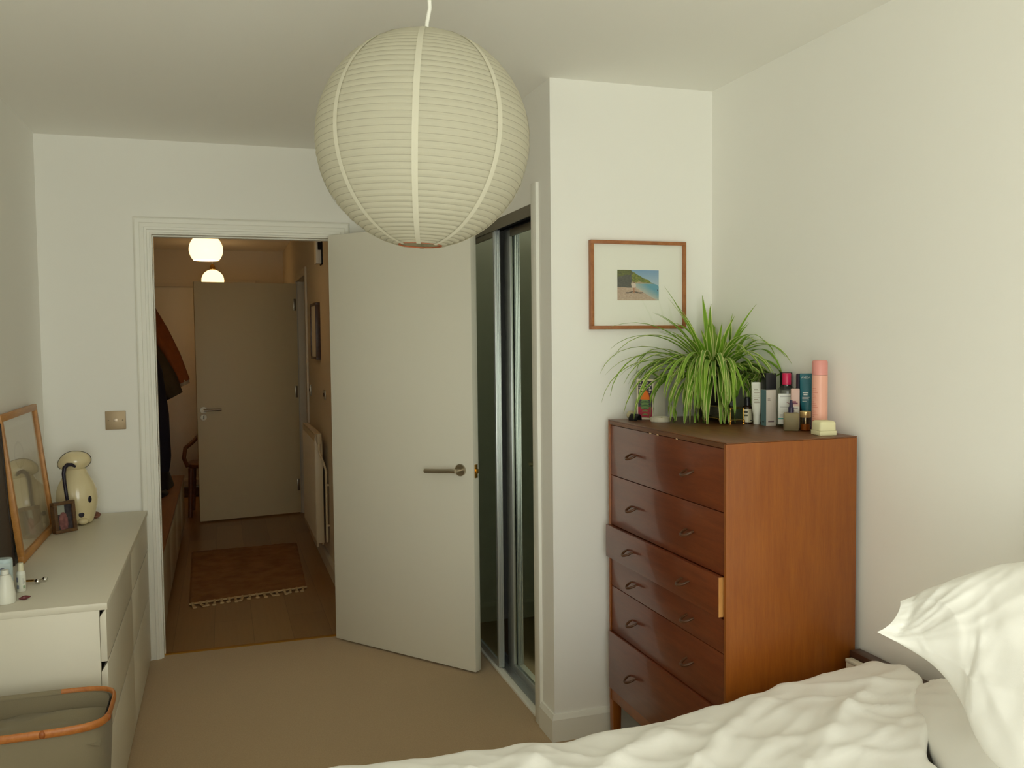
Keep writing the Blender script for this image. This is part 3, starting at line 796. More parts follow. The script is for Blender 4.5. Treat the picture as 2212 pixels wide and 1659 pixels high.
# greeting card
t = thing('greeting_card', 'folded card with an orange sun over water standing beside plant', 'card', (1.536, -1.556, TZ))
def cardart(u, v):
    if u < .07 or u > .93 or v < .045 or v > .96: return (226, 216, 192)
    x, y = (u-.5)/.43, (v-.5)/.46     # -1..1
    rad = math.hypot(x/.70, (y-.02)/.48)
    sun = math.hypot(x/.70, (y-.02)/.52)
    if y > -.02:
        if sun < 1:
            return (232, 120, 40) if sun < .86 else (150, 72, 44)
        # starry sky
        gx, gy = (u*11) % 1, (v*17) % 1
        k = math.sin(math.floor(u*11)*12.9+math.floor(v*17)*78.2)*43758.5
        if (k-math.floor(k)) > .45 and abs(gx-.5) < .28 and abs(gy-.5) < .28: return (226, 216, 196)
        return (64, 58, 74)
    # water
    band = math.sin(v*70+math.sin(u*9)*.8)
    if abs(x) < .62*(1-.25*band):
        if y > -.55: return (112, 140, 84) if band > -.35 else (74, 100, 66)
        return (120, 138, 84) if band > .35 and abs(x) < .4 else (170, 58, 72)
    return (70, 60, 74) if y > -.42 else (160, 50, 74)
M_card = material('card_stock', S(232, 226, 206), .7)
fd = Vector((-.60, .80, 0)); fnm = Vector((-.80, -.60, 0)); bd = Vector((.95, .31, 0)); bn = Vector((-.31, .95, 0))
fo = MB().obox((0, 0, .0005), fd*.066, -fnm*.0008, (0, 0, .146)).build('card_front', M_card, t, smooth=False)
MB().obox((0, 0, .0005), bd*.062, bn*.0008, (0, 0, .146)).build('card_back', M_card, t, smooth=False)
patch('card_art', rect(fd*.0655+fnm*.0003+Vector((0, 0, .0012)), -fd*.065, (0, 0, .1446)), 54, 120, cardart, M_paperprint, fo)

# trinket dish, gold earring, black clip, pebble
t = thing('trinket_dish', 'round pale stone trinket dish on the front left of the tall chest', 'dish', (1.522, -1.634, TZ))
MB().lathe([(0, .0), (.031, .0), (.0335, .003), (.0335, .017), (.0320, .018), (.030, .016), (.029, .009), (0, .008)], 40).build('dish', material('pale_stone', S(206, 200, 180), .5, var=.1, var_scale=40), t)
t = tag(MB().tube([(.009*math.cos(a*PI/8), .006*math.sin(a*PI/8), .0) for a in range(16)], .0018, 8, closed=True).ellipsoid((.010, -.004, .003), (.004, .004, .004), 10, 8).build('gold_earring', M_brass), 'small gold earring lying in the round trinket dish', 'earring')
t.location = (1.517, -1.632, TZ+.0098)
hc = thing('hair_clip', 'small black hair claw clip at the front left corner of chest top', 'hair clip', (1.462, -1.560, TZ), math.radians(-60))
m_ = MB()
for s_ in (-1, 1):
    m_.grid(lambda u, v, s_=s_: Vector(((u-.5)*.036, s_*(.002+.013*math.sin(PI*v*.55)), .002+.020*math.cos(PI*v*.5)+.0)), 10, 8)
bmesh.ops.solidify(m_.bm, geom=list(m_.bm.faces), thickness=.0025)
M_tort = material('black_resin', S(34, 32, 34), .3)
m_.build('claw', M_tort, hc)
MB().tube([(-.018, 0, .022), (.018, 0, .022)], .0035, 10).build('spring', M_tort, hc)
m_ = MB(); m_.ellipsoid((0, 0, .0165), (.016, .012, .0165), 20, 14)
p_ = tag(m_.build('pebble', material('pale_pebble', S(186, 176, 140), .6)), 'small pale rounded pebble at far left corner of chest top', 'pebble'); p_.location = (1.470, -1.508, TZ)

# ---- bottles
def bars(rows, bg, fg):
    """tiny unreadable lines of print: rows = [(v0, v1, u0, u1)]"""
    def f(u, v):
        for r in rows:
            if r[0] <= v <= r[1] and r[2] <= u <= r[3]:
                c = r[4] if len(r) > 4 else fg
                return c
        return bg
    return f
CAMA = math.atan2(-.88, -.47)    # direction from the chest top to the camera

t = thing('amber_bottle', 'small dark amber bottle with black cap and cream label', 'bottle', (1.763, -1.803, TZ))
M_amber = material('amber_glass', S(46, 26, 14), .15, coat=.5)
MB().lathe([(0, .0005), (.0160, .0005), (.0175, .002), (.0175, .053), (.0155, .058), (.0085, .062), (.0085, .066), (0, .066)], 32).build('bottle_body', M_amber, t)
MB().lathe([(0, .0625), (.0105, .0625), (.0105, .088), (.0095, .090), (0, .090)], 28).build('cap', material('black_plastic', S(26, 24, 30), .35), t)
patch('label_print', cyl(.01765, .006, .0505, CAMA-1.45, CAMA+1.2), 40, 24,
      bars([(.70, .84, .12, .55, (70, 72, 58)), (.44, .60, .12, .55, (84, 88, 66)), (.10, .16, .70, .92, (60, 60, 60)), (0, 1, .60, 1, (196, 190, 160))], (226, 220, 196), (60, 60, 50)), M_paperprint, t)

def squeeze_tube(name, label, loc, rz, w, th_, h, hcap, rcap, M_b, M_c, cap_down=True, shoulder=.012):
    """flattened tube standing on its cap"""
    t = thing(name, label, 'tube', loc, rz)
    def f(u, v):
        a = 2*PI*u
        k = v**.8
        rx = rcap*1.25*(1-k)+(w/2)*k if v < .25 else (rcap*1.25*(1-.25**.8)+(w/2)*.25**.8)*(1-(v-.25)/.75)+(w/2)*((v-.25)/.75)
        rx = rcap*1.15+(w/2-rcap*1.15)*min(1, v/.35)**.7
        ry = (th_/2)*(1-v**1.6)+.0012
        if v < .08: rx, ry = rcap*1.1+(rx-rcap*1.1)*v/.08, rcap*1.1+(ry-rcap*1.1)*v/.08
        return Vector((rx*math.cos(a), ry*math.sin(a), hcap+(h-hcap)*v))
    b = MB().grid(f, 36, 20, wrap=True)
    ring = [v for v in b.bm.verts if abs(v.co.z-h) < 1e-5]
    ring.sort(key=lambda v: math.atan2(v.co.y/.0012, v.co.x/(w/2))); b.bm.faces.new(ring)
    body = b.build('tube_body', M_b, t)
    MB().lathe([(0, .0005), (rcap*.92, .0005), (rcap, .003), (rcap, hcap*.92), (rcap*.95, hcap), (0, hcap)], 28).build('cap', M_c, t)
    return t, body, f
M_whitepl = material('white_plastic', S(226, 226, 214), .35)
ang = CAMA+PI/2
t, b, f = squeeze_tube('white_tube', 'white squeeze tube standing on its cap beside the amber bottle', (1.772, -1.845, TZ), ang, .034, .022, .142, .034, .0110, M_whitepl, M_whitepl)
sl = [(.30+.065*i, .325+.065*i, .2, .75-.06*(i % 3), (168, 158, 140)) for i in range(9)]
patch('label_print', lambda u, v: (lambda q: (q.x, q.y, q.z))(f(.60+.30*u, .12+.80*v)*1.0 + Vector((0, -.0003, 0))), 30, 70, bars(sl, (226, 226, 214), (150, 140, 120)), M_paperprint, t)

# carton with black top
t = thing('skincare_carton', 'tall pale carton with teal side and black upper half behind white tube', 'carton', (1.787, -1.890, TZ), math.radians(-7))
M_cart = material('pale_carton', S(214, 204, 192), .55)
bw, bd_ = .0172, .0186
MB().box((-bw, -bd_, .0005), (bw, bd_, .1195), .0006).build('carton_base', M_cart, t)
MB().box((-bw-.0006, -bd_-.0006, .120), (bw+.0006, bd_+.0006, .174), .0008).build('carton_lid', material('black_carton', S(32, 31, 33), .5), t)
patch('side_print', rect((-bw-.0004, bd_, .001), (0, -2*bd_, 0), (0, 0, .118)), 8, 24, bars([(.1, .12, .3, .6, (70, 90, 96))], (98, 132, 138), (70, 90, 96)), M_paperprint, t)
patch('front_print', rect((-bw, -bd_-.0004, .001), (2*bw, 0, 0), (0, 0, .118)), 30, 50, bars([(.70, .72, .12, .42, (150, 136, 126)), (.74, .76, .12, .40, (150, 136, 126)), (.10, .135, .2, .8, (120, 100, 104))], (216, 206, 194), (120, 100, 100)), M_paperprint, t)
t = thing('black_carton', 'black topped carton glimpsed behind the pink capped clear bottle', 'carton', (1.838, -1.914, TZ), math.radians(-7))
MB().box((-.014, -.014, .0005), (.014, .014, .118), .0006).build('carton_base', material('grey_carton', S(150, 150, 144), .55), t)
MB().box((-.0145, -.0145, .1185), (.0145, .0145, .176), .0008).build('carton_lid', MATS['black_carton'], t)

# micellar bottle: clear with pink cap
t = thing('clear_bottle', 'clear flat bottle with bright pink cap and white label', 'bottle', (1.806, -1.962, TZ), math.radians(-34))
def flask(rx, ry, prof):
    def f(u, v):
        a = 2*PI*u
        i = min(int(v*(len(prof)-1)), len(prof)-2); q = v*(len(prof)-1)-i
        k = prof[i][0]*(1-q)+prof[i+1][0]*q; z = prof[i][1]*(1-q)+prof[i+1][1]*q
        c, s_ = math.cos(a), math.sin(a); e = (abs(c)**3+abs(s_)**3)**(-1/3)
        mn = .011
        ex, ey = max(rx*k, min(rx, mn)), max(ry*k, min(ry, mn))
        return Vector((ex*c*(e if k > .7 else 1), ey*s_*(e if k > .7 else 1), z))
    return f
M_clear = pane_mat('clear_plastic', (.86, .88, .82))
pr_ = [(.9, .0008), (1, .004), (1, .05), (1, .108), (.97, .117), (.85, .127), (.62, .134), (.48, .138), (.4, .142)]
ff = flask(.0285, .017, pr_)
MB().grid(ff, 48, 32, wrap=True).build('bottle_body', M_clear, t)
MB().lathe([(0, .139), (.0135, .139), (.0140, .141), (.0140, .173), (.0128, .176), (0, .176)], 32).build('cap', material('pink_cap', S(206, 34, 84), .3), t)
def lab(u, v):
    r = math.hypot((u-.52)*.062, (v-.55)*.078)
    if abs(r-.0125) < .0007 and (u > .50): return (150, 80, 110)
    if .16 < v < .20: return (70, 170, 160)
    for a, b_ in ((.90, .925), (.86, .875), (.55, .565), (.34, .35), (.30, .31), (.26, .27)):
        if a < v < b_ and .12 < u < .75: return (150, 150, 150)
    return (224, 226, 220)
patch('label_print', rect((-.0255, -.0176, .012), (.051, 0, 0), (0, 0, .098)), 54, 70, lab, M_gloss_print, t)
MB().box((-.022, -.012, .004), (.022, .012, .010), .003).build('liquid', pane_mat('pale_liquid', (.8, .85, .8)), t)

# pink and white slim bottle
t = thing('slim_bottle', 'slim pink and white bottle between clear bottle and teal tube', 'bottle', (1.797, -2.020, TZ), math.radians(-34))
MB().box((-.0135, -.010, .0005), (.0135, .010, .129), .003).build('bottle_body', material('blush_plastic', S(212, 178, 166), .4), t)
patch('label_print', rect((-.0125, -.0103, .004), (.025, 0, 0), (0, 0, .088)), 30, 50,
      bars([(.86, .92, .1, .8, (120, 70, 90)), (.93, .97, .1, .6, (150, 100, 110)), (.70, .74, .1, .8, (150, 140, 140)), (.60, .63, .1, .4, (120, 110, 110)), (.78, 1, 0, 1, (212, 178, 166))], (216, 210, 198), (100, 100, 100)), M_paperprint, t)
# dark slim bottle behind
t = thing('dark_bottle', 'dark slim bottle half hidden behind the teal tube', 'bottle', (1.830, -1.992, TZ))
MB().lathe([(0, .0005), (.010, .0005), (.0105, .003), (.0105, .120), (.008, .132), (.008, .172), (.006, .175), (0, .175)], 24).build('bottle_body', material('aubergine_plastic', S(44, 30, 52), .35), t)

# teal tube with lettering
M_teal = material('teal_plastic', S(22, 98, 112), .38)
t, b, f = squeeze_tube('teal_tube', 'teal squeeze tube with white lettering beside the pink can', (1.829, -2.040, TZ), math.radians(-34), .048, .030, .177, .058, .0160, M_teal, material('dark_teal_cap', S(44, 36, 62), .4))
M_wtext = material('white_print', S(206, 216, 214), .5)
base = Matrix.Rotation(PI/2, 4, 'X')
def on_tube(z, y): return Matrix.Translation((-.006, y, z)) @ base
text_mesh('lettering', 'AVEDA', .0085, M_wtext, t, on_tube(.164, -.0058))
tb = [(.90, .98, .1, .8), (.72, .80, .2, .7), (.52, .58, .05, .95), (.40, .46, .05, .85), (.28, .34, .05, .9), (.16, .22, .05, .6)]
for i, (a, b_, c, d) in enumerate(tb):
    zz_ = .084+.034*a
    yv = -(.030/2)*(1-((zz_-.058)/.119)**1.6)-.0022
    MB().box((-.018+.024*c, yv-.0002, zz_), (-.018+.024*d, yv+.0006, zz_+.0012 if i > 1 else zz_+.003)).build('print_line', M_wtext, t, smooth=False)

# pink spray can
t = thing('pink_spray_can', 'tall pale pink cylindrical spray can at the right of the bottles', 'can', (1.800, -2.137, TZ))
MB().lathe([(0, .0005), (.0215, .0005), (.0230, .002), (.0230, .176), (0, .176)], 48).build('can_body', material('pale_pink_can', S(232, 172, 152), .35), t)
MB().lathe([(0, .1765), (.0228, .1765), (.0228, .2155), (.0205, .2200), (.016, .2212), (0, .2212)], 48).build('cap', material('pink_cap_satin', S(222, 150, 142), .4), t)
pl_ = [(.10+.035*i, .115+.035*i, .05, .30+.10*((i*7) % 4)) for i in range(20)]
patch('label_print', cyl(.02312, .010, .172, CAMA-1.3, CAMA+.2), 44, 120, bars([(*r, (216, 140, 122)) for r in pl_], (232, 172, 152), (210, 140, 120)), attr_mat('can_print', .35), t)

# serum bottle with dark dropper pump
t = thing('serum_bottle', 'square frosted serum bottle with yellow liquid and dark pump', 'bottle', (1.756, -2.056, TZ), math.radians(-30))
M_frost = material('frosted_glass', S(232, 216, 168), .35, transm=.8, ior=1.2)
MB().box((-.0220, -.0150, .0005), (.0220, .0150, .057), .004, 3).build('bottle_body', M_frost, t)
MB().box((-.0195, -.0125, .004), (.0195, .0125, .034), .003).build('liquid', material('amber_liquid', S(188, 142, 58), .3, transm=.4), t)
MB().lathe([(0, .0572), (.0085, .0572), (.0085, .073), (.0058, .076), (.0050, .087), (.0040, .089), (.0040, .096), (0, .096)], 24).build('pump', material('indigo_plastic', S(44, 36, 66), .35), t)

# small amber jar
t = thing('glass_jar', 'small glass jar of amber liquid with gold collar by the ring box', 'jar', (1.794, -2.076, TZ))
MB().lathe([(0, .0008), (.0145, .0008), (.0160, .003), (.0160, .059), (.015, .061), (0, .061)], 32).build('jar_body', pane_mat('warm_glass', (.86, .74, .5)), t)
MB().lathe([(0, .002), (.0140, .002), (.0140, .022), (0, .022)], 28).build('liquid', material('dark_amber', S(150, 84, 26), .25), t)
MB().lathe([(.0162, .042), (.0168, .043), (.0168, .060), (.0150, .0618), (0, .0618)], 32).build('collar', material('gold_cap', S(206, 178, 124), .3, metal=.7), t)
MB().lathe([(0, .003), (.0026, .003), (.0026, .056), (0, .056)], 12).build('dip_tube', M_chrome, t)

# cream ring box
t = thing('ring_box', 'cream rounded ring box at the front edge of the tall chest', 'box', (1.770, -2.196, TZ), math.radians(-7))
M_leather = material('cream_leather', S(226, 220, 178), .5, bump=.1, bump_scale=500)
rb_ = .0270
MB().box((-rb_, -rb_, .0005), (rb_, rb_, .0148), .0022, 3).build('box_base', M_leather, t)
m_ = MB().box((-rb_+.0003, -rb_+.0003, .0065), (rb_-.0003, rb_-.0003, .042), .0085, 4)
for v in m_.bm.verts:
    if v.co.z > .03: v.co.z += .005*(1-(v.co.x/rb_)**2)*(1-(v.co.y/rb_)**2)
m_.build('box_lid', M_leather, t)
MB().box((-rb_-.0001, -rb_-.0001, .0144), (rb_+.0001, rb_+.0001, .0151)).build('seam', material('seam_line', S(176, 166, 124), .7), t)

# ------------------------------------------------------------------ things on the low dresser
DT = DH
def lean(t, ang): t.rotation_euler = (0, -ang, 0)
# large framed pencil drawing leaning on the left wall
t = thing('framed_drawing', 'large oak framed pencil drawing leaning against left wall on dresser', 'picture', (-.6175, -.930, DT+.0005))
lean(t, math.radians(6.2))
FW, FH, fb = .625, .528, .024
m_ = MB()      # local: y along the wall, z up, x out of the wall
for a, b in (((-.0, 0, 0), (.020, FW, fb)), ((-.0, 0, FH-fb), (.020, FW, FH)), ((-.0, 0, fb), (.020, fb, FH-fb)), ((-.0, FW-fb, fb), (.020, FW, FH-fb))):
    m_.box((a[0]-.010, a[1], a[2]), (b[0]-.010, b[1], b[2]), .001)
m_.build('frame', M_pine, t)
MB().box((-.010, fb, fb), (-.006, FW-fb, FH-fb)).build('backing', MATS['mdf'], t, smooth=False)
def sketch(u, v):
    paper = (216, 204, 178)
    n = h2(u*30, v*40); n2 = h2(u*7+4, v*7)
    k = 0.0
    # faint pencil study of a seated figure: head, back, lap
    hd = math.hypot((u-.40)/.13, (v-.70)/.10)
    bdy = math.hypot((u-.55)/.26, (v-.38)/.30)
    if abs(hd-1) < .07: k += .34
    if abs(bdy-1) < .05: k += .20
    if hd < 1: k += .08+.10*max(0, n)
    if bdy < 1: k += .07+.16*max(0, n)*(.5+n2)
    if u < .12 or u > .9 or v < .1 or v > .92: return (224, 214, 190)
    return mixc(paper, (120, 96, 70), min(.5, k*.6))
patch('drawing_print', rect((-.0055, fb, fb), (0, FW-2*fb, 0), (0, 0, FH-2*fb)), 90, 90, sketch, M_paperprint, t)
MB().box((-.001, fb, fb), (.001, FW-fb, FH-fb)).build('glass', M_pane, t, smooth=False)
# dark board leaning behind it
t = thing('leaning_board', 'dark brown board leaning on the wall left of the framed drawing', 'board', (-.640, -1.52, DT+.0005))
lean(t, math.radians(3.2))
MB().box((-.008, 0, 0), (.004, .575, .50), .002).build('panel', material('dark_board', S(62, 50, 42), .6), t)
for y_ in (0.0, .561): MB().box((-.010, y_, 0), (.006, y_+.014, .50), .001).build('edge_strip', material('dark_board_edge', S(44, 34, 30), .6), t)

# ceramic dog
dg_ = thing('ceramic_dog', 'cream ceramic dog figure with black ear and spots on dresser', 'figurine', (-.538, -.215, DT))
M_cer = material('cream_glaze', S(222, 208, 166), .18, coat=.4)
M_cerb = material('black_glaze', S(34, 26, 42), .4)
# rises as: foot, belly, shoulders, neck; slightly deeper than wide
MB().lathe([(0, .0006), (.050, .0006), (.060, .006), (.0705, .035), (.0795, .075), (.083, .105), (.080, .140), (.070, .172), (.056, .198), (.046, .215), (.042, .232), (.03, .243), (0, .245)], 40, sx=1.0, sy=.85).build('body', M_cer, dg_)
# paws: two low lobes in front
for x in (-.028, .028):
    MB().ellipsoid((x, -.052, .015), (.022, .028, .0145), 16, 12).build('paw', M_cer, dg_)
hd_ = Matrix.Rotation(math.radians(8), 3, 'Y')
m_ = MB(); m_.ellipsoid((-.004, -.004, .270), (.066, .052, .0425), 32, 20, hd_)
for v in m_.bm.verts:      # heavier muzzle on the right, low cheek on the left
    x = v.co.x
    v.co.z += .010*(x/.066) if x > 0 else -.016*(x/.066)**2
head = m_.build('head', M_cer, dg_)
rim = []
for k in range(48):
    a = 2*PI*k/48
    p = hd_ @ Vector((.0665*math.cos(a), 0, .0430*math.sin(a))) + Vector((-.004, -.006, .270))
    p.z += .010*((p.x)/.066) if p.x > 0 else -.016*(p.x/.066)**2
    rim.append(p)
MB().tube([rim[k] for k in range(-8, 30)], .0013, 6).build('head_outline', M_cerb, head)
MB().tube([(.006, -.056, .252), (-.006, -.064, .262), (-.022, -.066, .263), (-.034, -.067, .250), (-.037, -.072, .225), (-.033, -.080, .185), (-.028, -.0845, .145), (-.024, -.0850, .105)],
          [.007, .0105, .0125, .0125, .0112, .0105, .0105, .0095], 14, flat=(1, .7)).build('ear', M_cerb, dg_)
def spot(x, z, rx, rz_):
    # on the body surface, front side
    import bisect
    prof_ = [(.0006, .050), (.006, .060), (.035, .0705), (.075, .0795), (.105, .083), (.140, .080), (.172, .070)]
    r = next((p0[1]+(p1[1]-p0[1])*(z-p0[0])/(p1[0]-p0[0]) for p0, p1 in zip(prof_[:-1], prof_[1:]) if p0[0] <= z <= p1[0]), .07)
    a = math.asin(max(-.98, min(.98, x/r)))
    c = Vector((x, -.85*r*math.cos(a), z)); nrm = Vector((math.sin(a)*.85, -math.cos(a), 0)).normalized()
    q = nrm.to_track_quat('Z', 'Y').to_matrix()
    MB().ellipsoid(c-nrm*.0005, (rx, rz_, .0022), 18, 8, q).build('spot', M_cerb, dg_)
spot(.0575, .108, .0085, .0150); spot(.024, .046, .0115, .0135); spot(.026, .006, .010, .003); spot(-.05, .07, .010, .012)

# pine cone-like shell beside the dog
t = thing('seashell', 'small ridged reddish brown shell on dresser beside ceramic dog', 'shell', (-.478, -.128, DT), math.radians(20))
def shell(u, v):
    a = 2*PI*u; r = math.sin(PI*v)**.8*.017*(1+.12*math.sin(9*a))
    return Vector(((v-.5)*.046, r*math.cos(a), .0145+r*math.sin(a)*.8))
MB().grid(shell, 36, 14, wrap=True).build('shell_body', material('brown_shell', S(142, 92, 70), .5, var=.4, var_scale=60), t)
MB().tube([(-.021, 0, .015), (-.028, 0, .018)], [.004, .001], 8).build('spire', MATS['brown_shell'], t)

# small chunky photo frame
t = thing('small_photo_frame', 'small chunky wooden photo frame in front of the ceramic dog', 'photo frame', (-.5485, -.415, DT+.001), math.radians(-52))
t.rotation_euler = (math.radians(-7), 0, math.radians(40))
M_chunk = wood('mottled_walnut', S(112, 78, 40), S(70, 50, 36), (10, 10, 10), .4)
m_ = MB(); w2, hh, b_ = .046, .128, .014
for a, b in (((-w2, -.0, 0), (w2, .030, b_)), ((-w2, 0, hh-b_), (w2, .030, hh)), ((-w2, 0, b_), (-w2+b_, .030, hh-b_)), ((w2-b_, 0, b_), (w2, .030, hh-b_))):
    m_.box(a, b, .0015)
m_.build('frame', M_chunk, t)
MB().box((-w2+b_, .010, b_), (w2-b_, .028, hh-b_)).build('backing', MATS['mdf'], t, smooth=False)
def snap(u, v):
    n = h2(u*6+9, v*8)
    if (u-.42)**2/.09+(v-.30)**2/.16 < 1: return mixc((150, 100, 96), (112, 70, 70), .5+n)
    if v > .62 and u < .55: return (150, 152, 140)
    return mixc((66, 60, 64), (44, 40, 48), .5+n)
patch('photo_print', rect((-w2+b_, .0095, b_), (2*(w2-b_), 0, 0), (0, 0, hh-2*b_)), 24, 40, snap, M_gloss_print, t)

# toiletries at the near end of the dresser
t = thing('blue_tube', 'pale blue toiletry bottle at the left end of the dresser', 'bottle', (-.586, -1.372, DT))
ff2 = flask(.031, .019, [(.9, .0008), (1, .004), (1, .05), (1, .10), (1, .112), (.97, .118), (.9, .120)])
m_ = MB().grid(ff2, 40, 24, wrap=True)
ring = sorted([v for v in m_.bm.verts if v.co.z > .1199], key=lambda v: math.atan2(v.co.y, v.co.x)); m_.bm.faces.new(ring)
m_.build('bottle_body', material('pale_blue_plastic', S(186, 204, 206), .35), t)
patch('label_print', rect((-.028, -.0194, .02), (.056, 0, 0), (0, 0, .088)), 40, 60, lambda u, v: (110, 112, 128) if (u-.62)**2+(v-.80)**2*2.4 < .012 else ((150, 170, 178) if .55 < v < .57 and u < .7 else ((110, 130, 110) if .06 < v < .10 and u > .7 else mixc((176, 196, 206), (200, 214, 214), v))), M_gloss_print, t)
t = thing('white_bottle', 'plain white rounded bottle nearest the dresser front edge', 'bottle', (-.562, -1.442, DT))
MB().lathe([(0, .0008), (.0255, .0008), (.027, .004), (.0262, .030), (.0215, .062), (.016, .080), (.012, .086), (0, .087)], 36).build('bottle_body', M_whitepl, t)
MB().lathe([(0, .0872), (.0105, .0872), (.0100, .100), (0, .101)], 24).build('cap', M_whitepl, t)
t = thing('spray_bottle', 'small white spray bottle with blue grey print on the dresser', 'bottle', (-.5445, -1.318, DT))
MB().lathe([(0, .0006), (.0125, .0006), (.0135, .002), (.0135, .056), (.0115, .063), (.0095, .065), (0, .065)], 32).build('bottle_body', M_whitepl, t)
MB().lathe([(0, .0652), (.0088, .0652), (.0080, .089), (.0072, .0905), (0, .0905)], 24).build('cap', material('cream_cap', S(214, 208, 178), .4), t)
A2 = math.atan2(-4.40+1.32, .07+.545)
patch('label_print', cyl(.01365, .006, .054, A2-1.5, A2+1.5), 40, 40,
      bars([(.55, .86, .16, .28, (120, 124, 140)), (.10, .36, .16, .34, (140, 146, 156)), (.40, .80, .62, .66, (150, 150, 150)), (.46, .54, .78, .82, (70, 70, 80)), (.10, .30, .62, .84, (150, 170, 140))], (218, 218, 204), (100, 100, 100)), M_gloss_print, t)
t = thing('metal_roller', 'silver facial roller with two shiny balls lying on dresser', 'roller', (-.512, -1.232, DT))
MB().tube([(-.060, .012, .009), (-.035, .008, .009), (-.012, .0, .010)], .0035, 10).build('handle', M_brass, t)
MB().tube([(-.012, 0, .010), (-.002, -.004, .010), (.010, .011, .010)], .0028, 8).build('fork', M_steel, t)
for p in ((0, -.0125, .0092), (.018, .011, .0092)): MB().ellipsoid(p, (.0088, .0088, .0088), 20, 14).build('ball', M_chrome, t)
t = thing('lip_shape', 'small dark red almond shaped object on dresser near the white bottle', 'trinket', (-.515, -1.425, DT), math.radians(18))
def lips(u, v):
    a = 2*PI*u; r = math.sin(PI*v)**1.1
    return Vector(((v-.5)*.036, .0065*r*math.cos(a), .0068+.0064*r*math.sin(a)+.002*(v-.5)))
MB().grid(lips, 24, 14, wrap=True).build('trinket_body', material('dark_red_resin', S(98, 44, 48), .3), t)
MB().tube([(.0, .006, .004), (.004, .022, .003), (.006, .034, .003)], .0024, 8).build('clear_stem', pane_mat('clear_acrylic', (.9, .9, .85)), t)

# ------------------------------------------------------------------ laundry basket
t = thing('laundry_basket', 'grey fabric laundry basket with bamboo rim in front of dresser', 'basket', (-.470, -1.800, 0))
def sup(a, rx, ry, e=5.0):
    c, s_ = math.cos(a), math.sin(a); k = (abs(c)**e+abs(s_)**e)**(-1/e)
    return k*c*rx, k*s_*ry
RX, RY, RZt = .231, .140, .490
M_grey = material('grey_felt', S(136, 125, 100), .95, bump=.3, bump_scale=500, sheen=.1)
def bask(u, v):
    a = 2*PI*u; x, y = sup(a, RX*(.90+.10*min(v*1.2, 1))-.006, RY*(.90+.10*min(v*1.2, 1))-.006)
    return Vector((x*(1+.006*math.sin(7*a+3*v)), y, .004+(RZt-.004)*v))
m_ = MB().grid(bask, 64, 14, wrap=True)
def liner(u, v):
    a = 2*PI*u; x, y = sup(a, RX-.012, RY-.012)
    return Vector((x*(.93+.07*v), y*(.93+.07*v), RZt*.55+RZt*.45*v))
m_.grid(liner, 64, 8, wrap=True)
rb = sorted([v for v in m_.bm.verts if abs(v.co.z-.004) < 1e-6], key=lambda v: math.atan2(v.co.y, v.co.x)); m_.bm.faces.new(rb)
m_.build('basket_body', M_grey, t)
def cloth_in(u, v):
    x, y = (u-.5)*2, (v-.5)*2
    return Vector((x*(RX-.017), y*(RY-.017), RZt-.035+.018*noise.noise(Vector((x*2.2, y*2.2, 1)))-.010*(abs(x)**4+abs(y)**4)))
MB().grid(cloth_in, 26, 18).build('grey_cover', M_grey, t)
path = [(*sup(2*PI*k/72, RX, RY), RZt) for k in range(72)]
ss = [k for k in range(72)]
def seg(a, b): return [path[k % 72] for k in range(a, b+1)]
# back rim wrapped in cloth (k where y>0 and x<.12), bamboo elsewhere
MB().tube(seg(14, 32), .0115, 12, flat=(.75, 1.0)).build('cloth_sleeve', M_grey, t)
MB().tube(seg(32, 72+14), .0112, 12, flat=(.48, 1.0)).build('bamboo_rim', M_bamboo, t)
for k in (58, 66):
    p = Vector(path[k]); MB().ellipsoid(p, (.010, .0085, .0112), 14, 10).build('bamboo_node', material('bamboo_node', S(150, 84, 36), .45), t)

# ------------------------------------------------------------------ bed
bd = thing('bed', 'double bed with low dark wooden headboard against the right wall', 'bed', (1.845, -3.17, 0))
M_dkwood = wood('dark_walnut', S(84, 56, 40), S(58, 38, 28), (8, .8, 8), .4)
MB().box((-.040, -.895, .12), (-.002, .895, .556), .003).build('headboard', M_dkwood, bd)
MB().box((-2.02, -.745, .14), (-.041, .745, .32), .006).build('bed_base', material('oatmeal_fabric', S(176, 166, 146), .9, bump=.3, bump_scale=400), bd)
MB().box((-2.01, -.735, .321), (-.043, .735, .452), .05, 4).build('mattress', M_linen, bd)
for x in (-1.95, -.12):
    for y in (-.70, .70): MB().lathe([(0, 0), (.018, 0), (.026, .139), (0, .139)], 16, c=(x, y, 0)).build('leg', M_dkwood, bd)

